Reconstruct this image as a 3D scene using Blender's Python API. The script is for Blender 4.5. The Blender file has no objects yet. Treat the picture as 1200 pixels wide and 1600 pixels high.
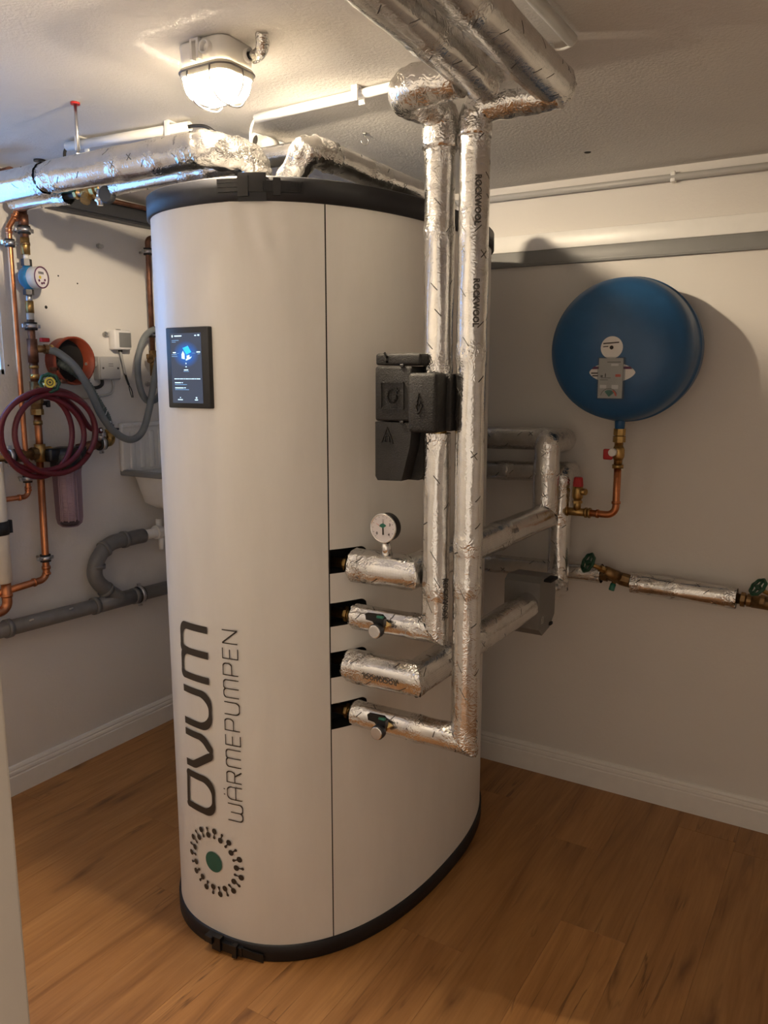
import bpy, bmesh, math, random
from mathutils import Vector, Matrix, noise as mnoise
import numpy as np
random.seed(7)
PI = math.pi
V = Vector
scene = bpy.context.scene
C = scene.collection

# ------------------------------------------------------------------ camera
F_PX = 1252.0
CAM_H = 1.5
PITCH = math.atan(213.0 / F_PX)
YAW = math.radians(31.43)
cam_d = bpy.data.cameras.new('camera')
cam = bpy.data.objects.new('camera', cam_d)
C.objects.link(cam)
cam_d.sensor_fit = 'VERTICAL'
cam_d.sensor_height = 32.0
cam_d.lens = 32.0 * F_PX / 1600.0
cam_d.clip_start = 0.02
cam.location = (0, 0, CAM_H)
cam.rotation_euler = (PI / 2 - PITCH, 0, YAW)
scene.camera = cam

# ------------------------------------------------------------------ world, exposure
world = bpy.data.worlds.new('world')
scene.world = world
world.use_nodes = True
wb = world.node_tree.nodes['Background']
wb.inputs[0].default_value = (1.0, 0.83, 0.66, 1)
wb.inputs[1].default_value = 0.72
scene.view_settings.view_transform = 'Standard'
scene.view_settings.look = 'None'
scene.view_settings.gamma = 1.0
scene.view_settings.exposure = 0.52
scene.view_settings.use_curve_mapping = False
BULB_STRENGTH = 4100.0
BULB_COLOR = (1.0, 0.84, 0.645)
WINDOW_STRENGTH = 3.5

# survey helpers: intersect a line of sight with a real plane of the room
_s, _c = math.sin(PITCH), math.cos(PITCH)
_hd = V((-math.sin(YAW), math.cos(YAW), 0))
_rt = V((math.cos(YAW), math.sin(YAW), 0))
def _ray(x, y):
    u = x - 600; v = y - 800
    return _rt * u + _hd * (_c * F_PX - _s * v) + V((0, 0, 1)) * (-_s * F_PX - _c * v)
def _pl(x, y, ax, val):
    o = V((0, 0, CAM_H)); r = _ray(x, y)
    return o + r * ((val - o[ax]) / r[ax])
def onX(x, y, v): return _pl(x, y, 0, v)
def onY(x, y, v): return _pl(x, y, 1, v)
def onZ(x, y, v): return _pl(x, y, 2, v)

ZC, YB, CSL = 2.154, 2.763, .030      # the cellar ceiling rises a little away from the back wall
def zc(y): return ZC + CSL * (YB - y)
def onC(x, y, drop=0.):
    o = V((0, 0, CAM_H)); r = _ray(x, y)      # o.z + t r.z = zc(t r.y) - drop
    t = (ZC + CSL * YB - drop - CAM_H) / (r.z + CSL * r.y)
    return o + r * t

# ------------------------------------------------------------------ mesh builder
class MB:
    def __init__(s):
        s.v = []; s.f = []; s.uv = {}; s.cr = {}; s.sm = []
    def add(s, vs, fs, smooth=True, uvs=None, cr=None):
        b = len(s.v)
        s.v += [V(p) for p in vs]
        for i, f in enumerate(fs):
            s.f.append(tuple(b + k for k in f)); s.sm.append(smooth)
            if uvs: s.uv[len(s.f) - 1] = uvs[i]
        if cr:
            for i, c in enumerate(cr): s.cr[b + i] = c
        return s
    def box(s, c, size, M=None):
        c = V(c); hx, hy, hz = size[0] / 2, size[1] / 2, size[2] / 2
        vs = [V((x, y, z)) for x in (-hx, hx) for y in (-hy, hy) for z in (-hz, hz)]
        if M: vs = [M @ p for p in vs]
        fs = [(0, 1, 3, 2), (4, 6, 7, 5), (0, 4, 5, 1), (2, 3, 7, 6), (0, 2, 6, 4), (1, 5, 7, 3)]
        return s.add([c + p for p in vs], fs, False)
    def rbox(s, c, size, bev=.004, seg=2, M=None, smooth=True):
        bm = bmesh.new()
        bmesh.ops.create_cube(bm, size=1)
        bmesh.ops.scale(bm, vec=size, verts=bm.verts)
        bmesh.ops.bevel(bm, geom=list(bm.edges), offset=min(bev, min(size) * .49), segments=seg, profile=.5, affect='EDGES')
        s.bm(bm, c, M, smooth); return s
    def bm(s, bm, c=(0, 0, 0), M=None, smooth=True):
        c = V(c); bm.verts.index_update()
        vs = [c + ((M @ p.co) if M else p.co) for p in bm.verts]
        s.add(vs, [tuple(x.index for x in f.verts) for f in bm.faces], smooth); bm.free()
    def lathe(s, prof, o, axis, seg=24, smooth=True, ref=None, cap=True):
        """prof: list of (r, h) along axis from o"""
        o = V(o); d = V(axis).normalized(); e1, e2 = frame(d, ref)
        vs = []; fs = []
        for r, h in prof:
            for k in range(seg):
                a = 2 * PI * k / seg
                vs.append(o + d * h + (e1 * math.cos(a) + e2 * math.sin(a)) * r)
        n = len(prof)
        for i in range(n - 1):
            for k in range(seg):
                fs.append((i * seg + k, i * seg + (k + 1) % seg, (i + 1) * seg + (k + 1) % seg, (i + 1) * seg + k))
        s.add(vs, fs, smooth)
        if cap:
            b = len(s.v) - len(vs)
            for i, rev in ((0, True), (n - 1, False)):
                if prof[i][0] > 1e-5:
                    ring = [b + i * seg + k for k in range(seg)]
                    s.f.append(tuple(reversed(ring)) if rev else tuple(ring)); s.sm.append(False)
        return s
    def cyl(s, p0, p1, r, seg=20, r1=None, smooth=True, bev=0):
        p0 = V(p0); p1 = V(p1); L = (p1 - p0).length; r1 = r if r1 is None else r1
        if bev: prof = [(r - bev, 0), (r, bev), (r1, L - bev), (r1 - bev, L)]
        else: prof = [(r, 0), (r1, L)]
        return s.lathe(prof, p0, p1 - p0, seg, smooth)
    def hexnut(s, p0, p1, r):
        return s.cyl(p0, p1, r, 6, smooth=False)
    def tube(s, pts, r, seg=12, closed=False, caps=True):
        pts = [V(p) for p in pts]; n = len(pts); vs = []; fs = []
        e1 = None
        for i, p in enumerate(pts):
            if closed: d = (pts[(i + 1) % n] - pts[i - 1]).normalized()
            else: d = (pts[min(i + 1, n - 1)] - pts[max(i - 1, 0)]).normalized()
            if e1 is None: e1, e2 = frame(d)
            else:
                e1 = (e1 - d * e1.dot(d)).normalized()
            e2 = d.cross(e1)
            rr = r(i / (n - 1)) if callable(r) else r
            for k in range(seg):
                a = 2 * PI * k / seg
                vs.append(p + (e1 * math.cos(a) + e2 * math.sin(a)) * rr)
        m = n if closed else n - 1
        for i in range(m):
            j = (i + 1) % n
            for k in range(seg):
                fs.append((i * seg + k, i * seg + (k + 1) % seg, j * seg + (k + 1) % seg, j * seg + k))
        s.add(vs, fs, True)
        if caps and not closed:
            b = len(s.v) - len(vs)
            s.f.append(tuple(b + k for k in reversed(range(seg)))); s.sm.append(False)
            s.f.append(tuple(b + (n - 1) * seg + k for k in range(seg))); s.sm.append(False)
        return s
    def prism(s, poly, o, ex, ey, ez, depth, smooth=False):
        """poly 2D in (ex,ey) from o, extruded along ez by depth"""
        o = V(o); ex = V(ex); ey = V(ey); ez = V(ez); n = len(poly)
        a = [o + ex * x + ey * y for x, y in poly]; b = [p + ez * depth for p in a]
        fs = [tuple(reversed(range(n))), tuple(range(n, 2 * n))]
        fs += [(i, (i + 1) % n, n + (i + 1) % n, n + i) for i in range(n)]
        return s.add(a + b, fs, smooth)

def frame(d, ref=None):
    d = V(d).normalized()
    if ref is None: ref = V((0, 0, 1)) if abs(d.z) < .9 else V((1, 0, 0))
    e1 = V(ref); e1 = (e1 - d * e1.dot(d)).normalized()
    return e1, d.cross(e1)

def fillet(pts, R, n=8):
    pts = [V(p) for p in pts]; out = [pts[0]]
    for i in range(1, len(pts) - 1):
        a, b, c = pts[i - 1], pts[i], pts[i + 1]
        d1 = (a - b).normalized(); d2 = (c - b).normalized()
        ang = d1.angle(d2)
        if ang > PI - .02: out.append(b); continue
        t = min(R / math.tan(ang / 2), (a - b).length * .49, (c - b).length * .49)
        R2 = t * math.tan(ang / 2)
        cen = b + (d1 + d2).normalized() * (R2 / math.sin(ang / 2))
        p0 = b + d1 * t - cen; p1 = b + d2 * t - cen
        om = p0.angle(p1)
        for k in range(n + 1):
            w = k / n
            out.append(cen + (p0 * math.sin((1 - w) * om) + p1 * math.sin(w * om)) / math.sin(om))
    out.append(pts[-1]); return out

def spline(pts, n=10):
    """Catmull-Rom through the points"""
    P = [V(p) for p in pts]; P = [P[0] * 2 - P[1]] + P + [P[-1] * 2 - P[-2]]; out = []
    for i in range(1, len(P) - 2):
        a, b, c, d = P[i - 1:i + 3]
        for k in range(n):
            t = k / n
            out.append(.5 * ((2 * b) + (c - a) * t + (2 * a - 5 * b + 4 * c - d) * t * t + (3 * b - a - 3 * c + d) * t ** 3))
    out.append(P[-2]); return out

def obj(name, mb, mat, parent=None, label=None):
    me = bpy.data.meshes.new(name)
    if parent is not None:
        o0 = V((0, 0, 0)); p = parent
        while p is not None: o0 += p.location; p = p.parent
    else:
        xs = [p.x for p in mb.v]; ys = [p.y for p in mb.v]; zs = [p.z for p in mb.v]
        o0 = V(((min(xs) + max(xs)) / 2, (min(ys) + max(ys)) / 2, min(zs)))
    me.from_pydata([tuple(p - o0) for p in mb.v], [], mb.f)
    me.polygons.foreach_set('use_smooth', mb.sm)
    if mb.uv:
        uvl = me.uv_layers.new(name='UVMap')
        for fi, uv in mb.uv.items():
            for li, q in zip(me.polygons[fi].loop_indices, uv): uvl.data[li].uv = q
    if mb.cr:
        at = me.attributes.new('crumple', 'FLOAT', 'POINT')
        arr = [mb.cr.get(i, 0.0) for i in range(len(mb.v))]
        at.data.foreach_set('value', arr)
    me.materials.append(M[mat] if isinstance(mat, str) else mat)
    me.update()
    o = bpy.data.objects.new(name, me); C.objects.link(o)
    if parent is not None: o.parent = parent
    else: o.location = o0
    if label: o['label'] = label
    return o

def tag(o, label, cat, group=None):
    o['label'] = label; o['category'] = cat
    if group: o['group'] = group
    return o
def thing(name, label, cat, loc, group=None):
    o = bpy.data.objects.new(name, None); C.objects.link(o); o.location = V(loc); o.empty_display_size = .05
    return tag(o, label, cat, group)
def struct(name, mb, mat, parent=None):
    o = obj(name, mb, mat, parent)
    if parent is None: o['kind'] = 'structure'
    return o

# ------------------------------------------------------------------ materials
M = {}
def newmat(name):
    m = bpy.data.materials.new(name); m.use_nodes = True
    nt = m.node_tree; b = nt.nodes['Principled BSDF']; M[name] = m
    return m, nt, b
class NT:
    """tiny node helper"""
    def __init__(s, nt): s.nt = nt
    def n(s, t, **kw):
        nd = s.nt.nodes.new(t)
        for k, v in kw.items():
            if k == 'inp':
                for a, b in v.items():
                    if isinstance(b, bpy.types.NodeSocket): s.nt.links.new(b, nd.inputs[a])
                    else: nd.inputs[a].default_value = b
            else: setattr(nd, k, v)
        return nd
    def math(s, op, a, b=0.0, c=0.0):
        nd = s.n('ShaderNodeMath', operation=op, inp={0: a, 1: b}); nd.inputs[2].default_value = c if not isinstance(c, bpy.types.NodeSocket) else 0
        return nd.outputs[0]
    def ramp(s, fac, stops, interp='LINEAR'):
        nd = s.n('ShaderNodeValToRGB', inp={0: fac}); cr = nd.color_ramp; cr.interpolation = interp
        while len(cr.elements) < len(stops): cr.elements.new(.5)
        for e, (p, c) in zip(cr.elements, stops): e.position = p; e.color = (*c, 1) if len(c) == 3 else c
        return nd.outputs[0]
    def mix(s, fac, a, b, blend='MIX'):
        nd = s.n('ShaderNodeMix', data_type='RGBA', blend_type=blend)
        for k, v in ((0, fac), (6, a), (7, b)):
            if isinstance(v, bpy.types.NodeSocket): s.nt.links.new(v, nd.inputs[k])
            else: nd.inputs[k].default_value = v if not isinstance(v, tuple) or len(v) == 4 else (*v, 1)
        return nd.outputs[2]

def plain(name, col, rough=.5, metal=0.0, var=.06, nscale=30., bump=0.0, bscale=200., spec=None, coat=0.):
    m, nt, b = newmat(name); N = NT(nt)
    tc = N.n('ShaderNodeTexCoord').outputs['Object']
    nz = N.n('ShaderNodeTexNoise', inp={'Vector': tc, 'Scale': nscale, 'Detail': 4.0}).outputs[0]
    lo = tuple(max(0, c * (1 - var)) for c in col); hi = tuple(min(1, c * (1 + var)) for c in col)
    nt.links.new(N.ramp(nz, [(.3, lo), (.7, hi)]), b.inputs['Base Color'])
    b.inputs['Metallic'].default_value = metal
    r = N.n('ShaderNodeMapRange', inp={0: nz, 3: max(.02, rough - .06), 4: min(1, rough + .06)}).outputs[0]
    nt.links.new(r, b.inputs['Roughness'])
    if coat: b.inputs['Coat Weight'].default_value = coat
    if bump:
        n2 = N.n('ShaderNodeTexNoise', inp={'Vector': tc, 'Scale': bscale, 'Detail': 3.0}).outputs[0]
        bp = N.n('ShaderNodeBump', inp={'Height': n2, 'Strength': bump, 'Distance': .002})
        nt.links.new(bp.outputs[0], b.inputs['Normal'])
    return m

plain('white_plastic', (.80, .79, .76), .35, var=.02)
plain('lamp_plastic', (.70, .69, .68), .4, var=.02)
plain('black_plastic', (.007, .007, .008), .38, var=.2, bump=.05)
plain('rim_plastic', (.008, .0085, .012), .5, var=.15)
plain('foam_black', (.009, .008, .0075), .55, var=.3, bump=.9, bscale=420)
plain('slot_black', (.006, .006, .006), .85)
plain('grey_plastic', (.17, .165, .16), .5, var=.08)
plain('drain_grey', (.155, .15, .148), .42, var=.1)
plain('hose_grey', (.17, .185, .19), .5, var=.08)
plain('hose_green_grey', (.12, .15, .14), .5, var=.08)
plain('hose_red', (.10, .006, .012), .42, var=.1)
plain('orange_pvc', (.30, .055, .022), .5, var=.1)
plain('green_plastic', (.008, .06, .03), .4)
plain('green_cap', (.02, .16, .11), .35)
plain('red_plastic', (.42, .016, .018), .38)
plain('yellow_print', (.62, .48, .05), .5)
plain('blue_paint', (.016, .088, .22), .38, var=.05, bump=.03, bscale=500)
plain('blue_plastic', (.02, .16, .33), .38)
plain('brass', (.42, .27, .10), .36, metal=.95, var=.22, nscale=60)
plain('brass_dark', (.25, .155, .07), .45, metal=.9, var=.3, nscale=50)
plain('brass_bright', (.66, .47, .18), .28, metal=1, var=.12)
plain('copper', (.56, .22, .10), .36, metal=1, var=.2, nscale=25)
plain('copper_dark', (.20, .095, .06), .45, metal=.85, var=.35, nscale=40)
plain('steel', (.55, .55, .56), .32, metal=1, var=.1)
plain('steel_dark', (.08, .08, .085), .42, metal=.9, var=.2)
plain('chrome', (.78, .77, .76), .14, metal=1, var=.04)
plain('guard_wire', (.20, .19, .19), .4, metal=.8)
plain('rubber', (.015, .015, .016), .7)
plain('ceramic', (.72, .71, .68), .3, var=.03)
plain('cream_sleeve', (.76, .69, .58), .5, var=.03)
plain('print_black', (.035, .028, .022), .55)
plain('print_ink', (.06, .055, .05), .6)
plain('print_green', (.022, .115, .085), .5)
plain('paper', (.72, .70, .68), .5, var=.03)
plain('paper_grey', (.42, .41, .39), .4, var=.05)
plain('print_red', (.62, .10, .06), .5)
plain('print_purple', (.10, .02, .07), .5)
plain('gauge_face', (.74, .70, .72), .35, var=.02)
plain('trim_white', (.78, .76, .72), .42, var=.02)
plain('duct_grey', (.20, .20, .195), .45, var=.03)
plain('duct_dark', (.045, .046, .05), .45, var=.05)
plain('conduit_grey', (.44, .43, .41), .38, var=.03)
plain('jamb_paint', (.60, .56, .50), .45, var=.02)
plain('screw_metal', (.45, .44, .42), .35, metal=.9)
plain('hole_dark', (.02, .018, .016), .9)
plain('glass_ring', (.75, .72, .60), .2)

def wall_mat(name, col, bump, scale, var=.03):
    m, nt, b = newmat(name); N = NT(nt)
    tc = N.n('ShaderNodeTexCoord').outputs['Object']
    n1 = N.n('ShaderNodeTexNoise', inp={'Vector': tc, 'Scale': 1.6, 'Detail': 5.0}).outputs[0]
    nt.links.new(N.ramp(n1, [(.3, tuple(c * (1 - var) for c in col)), (.7, tuple(min(1, c * (1 + var)) for c in col))]), b.inputs['Base Color'])
    b.inputs['Roughness'].default_value = .75
    n2 = N.n('ShaderNodeTexNoise', inp={'Vector': tc, 'Scale': scale, 'Detail': 5.0, 'Roughness': .6}).outputs[0]
    bp = N.n('ShaderNodeBump', inp={'Height': n2, 'Strength': bump, 'Distance': .004})
    nt.links.new(bp.outputs[0], b.inputs['Normal'])
wall_mat('wall_paint', (.70, .67, .63), .18, 90)
wall_mat('ceiling_paint', (.66, .635, .60), .55, 130)

def tank_mat():
    m, nt, b = newmat('tank_jacket'); N = NT(nt)
    tc = N.n('ShaderNodeTexCoord').outputs['Object']
    mp = N.n('ShaderNodeMapping', inp={'Vector': tc, 'Scale': (3.0, 3.0, .8)}).outputs[0]
    n1 = N.n('ShaderNodeTexNoise', inp={'Vector': mp, 'Scale': 2.2, 'Detail': 6.0, 'Roughness': .6}).outputs[0]
    nt.links.new(N.ramp(n1, [(.3, (.70, .685, .655)), (.62, (.76, .745, .715))]), b.inputs['Base Color'])
    nt.links.new(N.n('ShaderNodeMapRange', inp={0: n1, 1: .3, 2: .7, 3: .34, 4: .48}).outputs[0], b.inputs['Roughness'])
    mp2 = N.n('ShaderNodeMapping', inp={'Vector': tc, 'Scale': (6., 6., 1.2)}).outputs[0]
    n2 = N.n('ShaderNodeTexNoise', inp={'Vector': mp2, 'Scale': 2.0, 'Detail': 3.0}).outputs[0]
    n3 = N.n('ShaderNodeTexNoise', inp={'Vector': tc, 'Scale': 14.0, 'Detail': 5.0}).outputs[0]
    h = N.math('ADD', n2, N.math('MULTIPLY', n3, .15))
    bp = N.n('ShaderNodeBump', inp={'Height': h, 'Strength': .22, 'Distance': .01})
    nt.links.new(bp.outputs[0], b.inputs['Normal'])
tank_mat()

def foil_mat():
    m, nt, b = newmat('foil'); N = NT(nt)
    b.inputs['Metallic'].default_value = 1.0
    tcn = N.n('ShaderNodeTexCoord'); tc = tcn.outputs['Object']; uv = tcn.outputs['UV']
    cr = N.n('ShaderNodeAttribute', attribute_name='crumple').outputs['Fac']
    ns = N.n('ShaderNodeTexNoise', inp={'Vector': tc, 'Scale': 38.0, 'Detail': 5.0, 'Roughness': .6}).outputs[0]
    vo = N.n('ShaderNodeTexVoronoi', inp={'Vector': N.n('ShaderNodeMixRGB', inp={0: .35, 1: tc, 2: N.n('ShaderNodeTexNoise', inp={'Vector': tc, 'Scale': 20.0}).outputs[1]}).outputs[0], 'Scale': 55.0}, feature='SMOOTH_F1').outputs[0]
    # reinforcement scrim
    sep = N.n('ShaderNodeSeparateXYZ', inp={0: uv})
    def grid(ax, period):
        f = N.math('FRACT', N.math('DIVIDE', sep.outputs[ax], period))
        return N.math('GREATER_THAN', N.math('ABSOLUTE', N.math('SUBTRACT', f, .5)), .38)
    sc = N.math('MAXIMUM', grid(0, .0055), grid(1, .0055))
    patch = N.n('ShaderNodeTexNoise', inp={'Vector': tc, 'Scale': 6.0, 'Detail': 2.0}).outputs[0]
    scm = N.math('MULTIPLY', sc, N.n('ShaderNodeMapRange', inp={0: patch, 1: .42, 2: .58, 3: .1, 4: .55}).outputs[0])
    wr = N.math('ADD', N.math('MULTIPLY', ns, .9), N.math('MULTIPLY', vo, .8))
    amp = N.math('ADD', N.math('MULTIPLY', cr, 1.2), .11)
    h = N.math('ADD', N.math('MULTIPLY', wr, amp), N.math('MULTIPLY', scm, .045))
    bp = N.n('ShaderNodeBump', inp={'Height': h, 'Strength': .45, 'Distance': .006})
    nt.links.new(bp.outputs[0], b.inputs['Normal'])
    # printed ticks: one short dash per random cell
    sca = N.n('ShaderNodeVectorMath', operation='SCALE', inp={0: uv}); sca.inputs['Scale'].default_value = 17.0
    v2 = N.n('ShaderNodeTexVoronoi', voronoi_dimensions='2D', inp={'Vector': sca.outputs[0], 'Scale': 1.0, 'Randomness': .75})
    dl = N.n('ShaderNodeVectorMath', operation='SUBTRACT', inp={0: sca.outputs[0], 1: v2.outputs['Position']})
    cs = N.n('ShaderNodeSeparateXYZ', inp={0: v2.outputs['Color']})
    sg = N.math('SUBTRACT', N.math('MULTIPLY', N.math('GREATER_THAN', cs.outputs[0], .5), 1.6), .8)
    rot = N.n('ShaderNodeVectorRotate', rotation_type='Z_AXIS', inp={'Vector': dl.outputs[0], 'Angle': sg})
    rs = N.n('ShaderNodeSeparateXYZ', inp={0: rot.outputs[0]})
    d1 = N.math('MULTIPLY', N.math('LESS_THAN', N.math('ABSOLUTE', rs.outputs[0]), .18), N.math('LESS_THAN', N.math('ABSOLUTE', rs.outputs[1]), .02))
    d2 = N.math('MULTIPLY', N.math('LESS_THAN', N.math('ABSOLUTE', rs.outputs[1]), .18), N.math('LESS_THAN', N.math('ABSOLUTE', rs.outputs[0]), .02))
    cross = N.math('MULTIPLY', d2, N.math('GREATER_THAN', cs.outputs[1], .72))
    mark = N.math('MULTIPLY', N.math('MAXIMUM', d1, cross), N.math('GREATER_THAN', cs.outputs[2], .25))
    base = N.ramp(ns, [(.3, (.66, .65, .63)), (.7, (.80, .79, .77))])
    base = N.mix(N.math('MULTIPLY', scm, .22), base, (.40, .38, .35))
    col = N.mix(N.math('MULTIPLY', mark, .85), base, (.05, .045, .04))
    nt.links.new(col, b.inputs['Base Color'])
    r = N.math('ADD', N.n('ShaderNodeMapRange', inp={0: ns, 1: .3, 2: .7, 3: .15, 4: .27}).outputs[0], N.math('MULTIPLY', mark, .4))
    nt.links.new(r, b.inputs['Roughness'])
foil_mat()

def floor_mat():
    m, nt, b = newmat('oak_plank'); N = NT(nt)
    tc = N.n('ShaderNodeTexCoord').outputs['Object']
    rnd = N.n('ShaderNodeObjectInfo').outputs['Random']
    off = N.n('ShaderNodeCombineXYZ', inp={0: N.math('MULTIPLY', rnd, 37.), 1: N.math('MULTIPLY', rnd, 91.), 2: N.math('MULTIPLY', rnd, 13.)}).outputs[0]
    p = N.n('ShaderNodeVectorMath', operation='ADD', inp={0: tc, 1: off}).outputs[0]
    mp = N.n('ShaderNodeMapping', inp={'Vector': p, 'Scale': (9.0, .9, 1.)}).outputs[0]
    wv = N.n('ShaderNodeTexNoise', inp={'Vector': mp, 'Scale': 1.6, 'Detail': 6.0, 'Roughness': .62, 'Distortion': .9}).outputs[0]
    mp2 = N.n('ShaderNodeMapping', inp={'Vector': p, 'Scale': (120., 4.0, 1.)}).outputs[0]
    fine = N.n('ShaderNodeTexNoise', inp={'Vector': mp2, 'Scale': 1.0, 'Detail': 4.0}).outputs[0]
    col = N.ramp(wv, [(.25, (.225, .095, .026)), (.45, (.36, .168, .052)), (.62, (.43, .213, .072)), (.8, (.29, .128, .037))])
    col = N.mix(N.n('ShaderNodeMapRange', inp={0: fine, 1: .35, 2: .75, 3: 0., 4: .38}).outputs[0], col, (.21, .09, .028))
    # knots and dark streaks
    mk = N.n('ShaderNodeMapping', inp={'Vector': p, 'Scale': (7.0, 1.7, 1.)}).outputs[0]
    wob = N.n('ShaderNodeTexNoise', inp={'Vector': mk, 'Scale': 3.0, 'Detail': 5.0}).outputs[1]
    mk2 = N.n('ShaderNodeMixRGB', inp={0: .34, 1: mk, 2: wob}).outputs[0]
    vk = N.n('ShaderNodeTexVoronoi', inp={'Vector': mk2, 'Scale': .9, 'Randomness': 1.}, voronoi_dimensions='2D').outputs[0]
    kn = N.n('ShaderNodeMapRange', inp={0: vk, 1: .0, 2: .10, 3: .75, 4: 0.}).outputs[0]
    col = N.mix(kn, col, (.10, .038, .012))
    mst = N.n('ShaderNodeMapping', inp={'Vector': p, 'Scale': (34., 1.5, 1.)}).outputs[0]
    st = N.n('ShaderNodeTexNoise', inp={'Vector': mst, 'Scale': 1.0, 'Detail': 3.0, 'Distortion': .6}).outputs[0]
    col = N.mix(N.n('ShaderNodeMapRange', inp={0: st, 1: .66, 2: .78, 3: 0., 4: .6}).outputs[0], col, (.12, .047, .015))
    mck = N.n('ShaderNodeMapping', inp={'Vector': p, 'Scale': (13., .8, 1.)}).outputs[0]
    ck = N.n('ShaderNodeTexNoise', inp={'Vector': mck, 'Scale': 1.0, 'Detail': 5.0, 'Distortion': .4}).outputs[0]
    line_ = N.n('ShaderNodeMapRange', inp={0: N.math('ABSOLUTE', N.math('SUBTRACT', ck, .5)), 1: .0, 2: .012, 3: 1., 4: 0.}).outputs[0]
    gate = N.n('ShaderNodeMapRange', inp={0: N.n('ShaderNodeTexNoise', inp={'Vector': p, 'Scale': 3.2, 'Detail': 2.0}).outputs[0], 1: .50, 2: .64, 3: 0., 4: .75}).outputs[0]
    col = N.mix(N.math('MULTIPLY', line_, gate), col, (.075, .028, .009))
    tint = N.n('ShaderNodeMapRange', inp={0: rnd, 3: .86, 4: 1.12}).outputs[0]
    tv = N.n('ShaderNodeVectorMath', operation='SCALE', inp={0: col}); nt.links.new(tint, tv.inputs['Scale'])
    nt.links.new(tv.outputs[0], b.inputs['Base Color'])
    nt.links.new(N.n('ShaderNodeMapRange', inp={0: fine, 3: .36, 4: .52}).outputs[0], b.inputs['Roughness'])
    bp = N.n('ShaderNodeBump', inp={'Height': fine, 'Strength': .12, 'Distance': .001})
    nt.links.new(bp.outputs[0], b.inputs['Normal'])
floor_mat()

def emis(name, col, st):
    m, nt, b = newmat(name)
    b.inputs['Base Color'].default_value = (*col, 1); b.inputs['Emission Color'].default_value = (*col, 1)
    b.inputs['Emission Strength'].default_value = st; b.inputs['Roughness'].default_value = .4
emis('bulb', BULB_COLOR, BULB_STRENGTH)
emis('screen_white', (.55, .80, 1.0), .85)
emis('screen_cyan', (.02, .42, .95), .9)
emis('screen_dim', (.16, .34, .62), .55)
emis('daylight', (.22, .52, 1.0), WINDOW_STRENGTH)

def screen_mat():
    m, nt, b = newmat('screen'); N = NT(nt)
    tc = N.n('ShaderNodeTexCoord').outputs['Object']
    # soft blue pool of light drawn on the display behind the house picture
    sub = N.n('ShaderNodeVectorMath', operation='SUBTRACT', inp={0: tc, 1: tuple(SCREEN_GLOW)})
    scl = N.n('ShaderNodeVectorMath', operation='MULTIPLY', inp={0: sub.outputs[0], 1: (1., 0., 1.35)})
    ln = N.n('ShaderNodeVectorMath', operation='LENGTH', inp={0: scl.outputs[0]}).outputs['Value']
    c = N.ramp(N.math('DIVIDE', ln, .042), [(0., (.02, .20, .75)), (.45, (.015, .12, .46)), (1., (.040, .055, .092))])
    nt.links.new(c, b.inputs['Emission Color']); b.inputs['Emission Strength'].default_value = .8
    b.inputs['Base Color'].default_value = (.01, .01, .012, 1); b.inputs['Roughness'].default_value = .2

def lampglass():
    m, nt, b = newmat('lamp_glass'); N = NT(nt)
    tr = N.n('ShaderNodeBsdfTransparent', inp={0: (1, .97, .9, 1)}); tl = N.n('ShaderNodeBsdfTranslucent', inp={0: (1, .97, .9, 1)})
    gl = N.n('ShaderNodeBsdfGlossy', inp={0: (1, 1, 1, 1), 1: .1})
    m1 = N.n('ShaderNodeMixShader', inp={0: .30, 1: tr.outputs[0], 2: tl.outputs[0]})
    m2 = N.n('ShaderNodeMixShader', inp={0: .06, 1: m1.outputs[0], 2: gl.outputs[0]})
    nt.links.new(m2.outputs[0], nt.nodes['Material Output'].inputs[0])
lampglass()
def clearmat(name, col, mixv=.35):
    m, nt, b = newmat(name); N = NT(nt)
    tr = N.n('ShaderNodeBsdfTransparent', inp={0: (*col, 1)})
    b.inputs['Base Color'].default_value = (*[c * .35 for c in col], 1); b.inputs['Roughness'].default_value = .12
    m1 = N.n('ShaderNodeMixShader', inp={0: mixv, 1: tr.outputs[0], 2: b.outputs[0]})
    nt.links.new(m1.outputs[0], nt.nodes['Material Output'].inputs[0])
clearmat('purple_clear', (.80, .66, .73), .22)
clearmat('card_clear', (.92, .95, .97), .16)
clearmat('window_glass', (.9, .95, 1.0), .08)

# ------------------------------------------------------------------ room shell
XL, XR, YF = -2.56, 1.0, .40
WT = 2.26                        # walls run up past the ceiling plane
WIN = (.85, 1.70, 1.505, 2.0)      # y0, y1, z0, z1
ya, yb2 = .10, YB + .12
cv = [(x, y, z) for z_ in (0, .12) for (x, y) in ((XL - .12, ya), (XR + .12, ya), (XR + .12, yb2), (XL - .12, yb2)) for z in (zc(y) + z_,)]
struct('ceiling', MB().add(cv, [(0, 3, 2, 1), (4, 5, 6, 7), (0, 1, 5, 4), (1, 2, 6, 5), (2, 3, 7, 6), (3, 0, 4, 7)], False), 'ceiling_paint')
struct('wall_back', MB().box(((XL + XR) / 2, YB + .06, ZC / 2 - .02), (XR - XL + .24, .12, ZC + .04)), 'wall_paint')
struct('wall_right', MB().box((XR + .06, (YB + .15) / 2, (WT - .04) / 2), (.12, YB - .15, WT + .04)), 'wall_paint')
wl = MB()
xc = XL - .06
def lw(y0, y1, z0, z1): wl.box((xc, (y0 + y1) / 2, (z0 + z1) / 2), (.12, y1 - y0, z1 - z0))
lw(.15, WIN[0], -.04, WT); lw(WIN[1], YB, -.04, WT - .03); lw(WIN[0], WIN[1], -.04, WIN[2]); lw(WIN[0], WIN[1], WIN[3], WT)
struct('wall_left', wl, 'wall_paint')
wf = MB()
wf.box(((XL - .656) / 2, .275, (WT - .04) / 2), (-.656 - XL - .02, .25, WT + .04))
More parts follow.
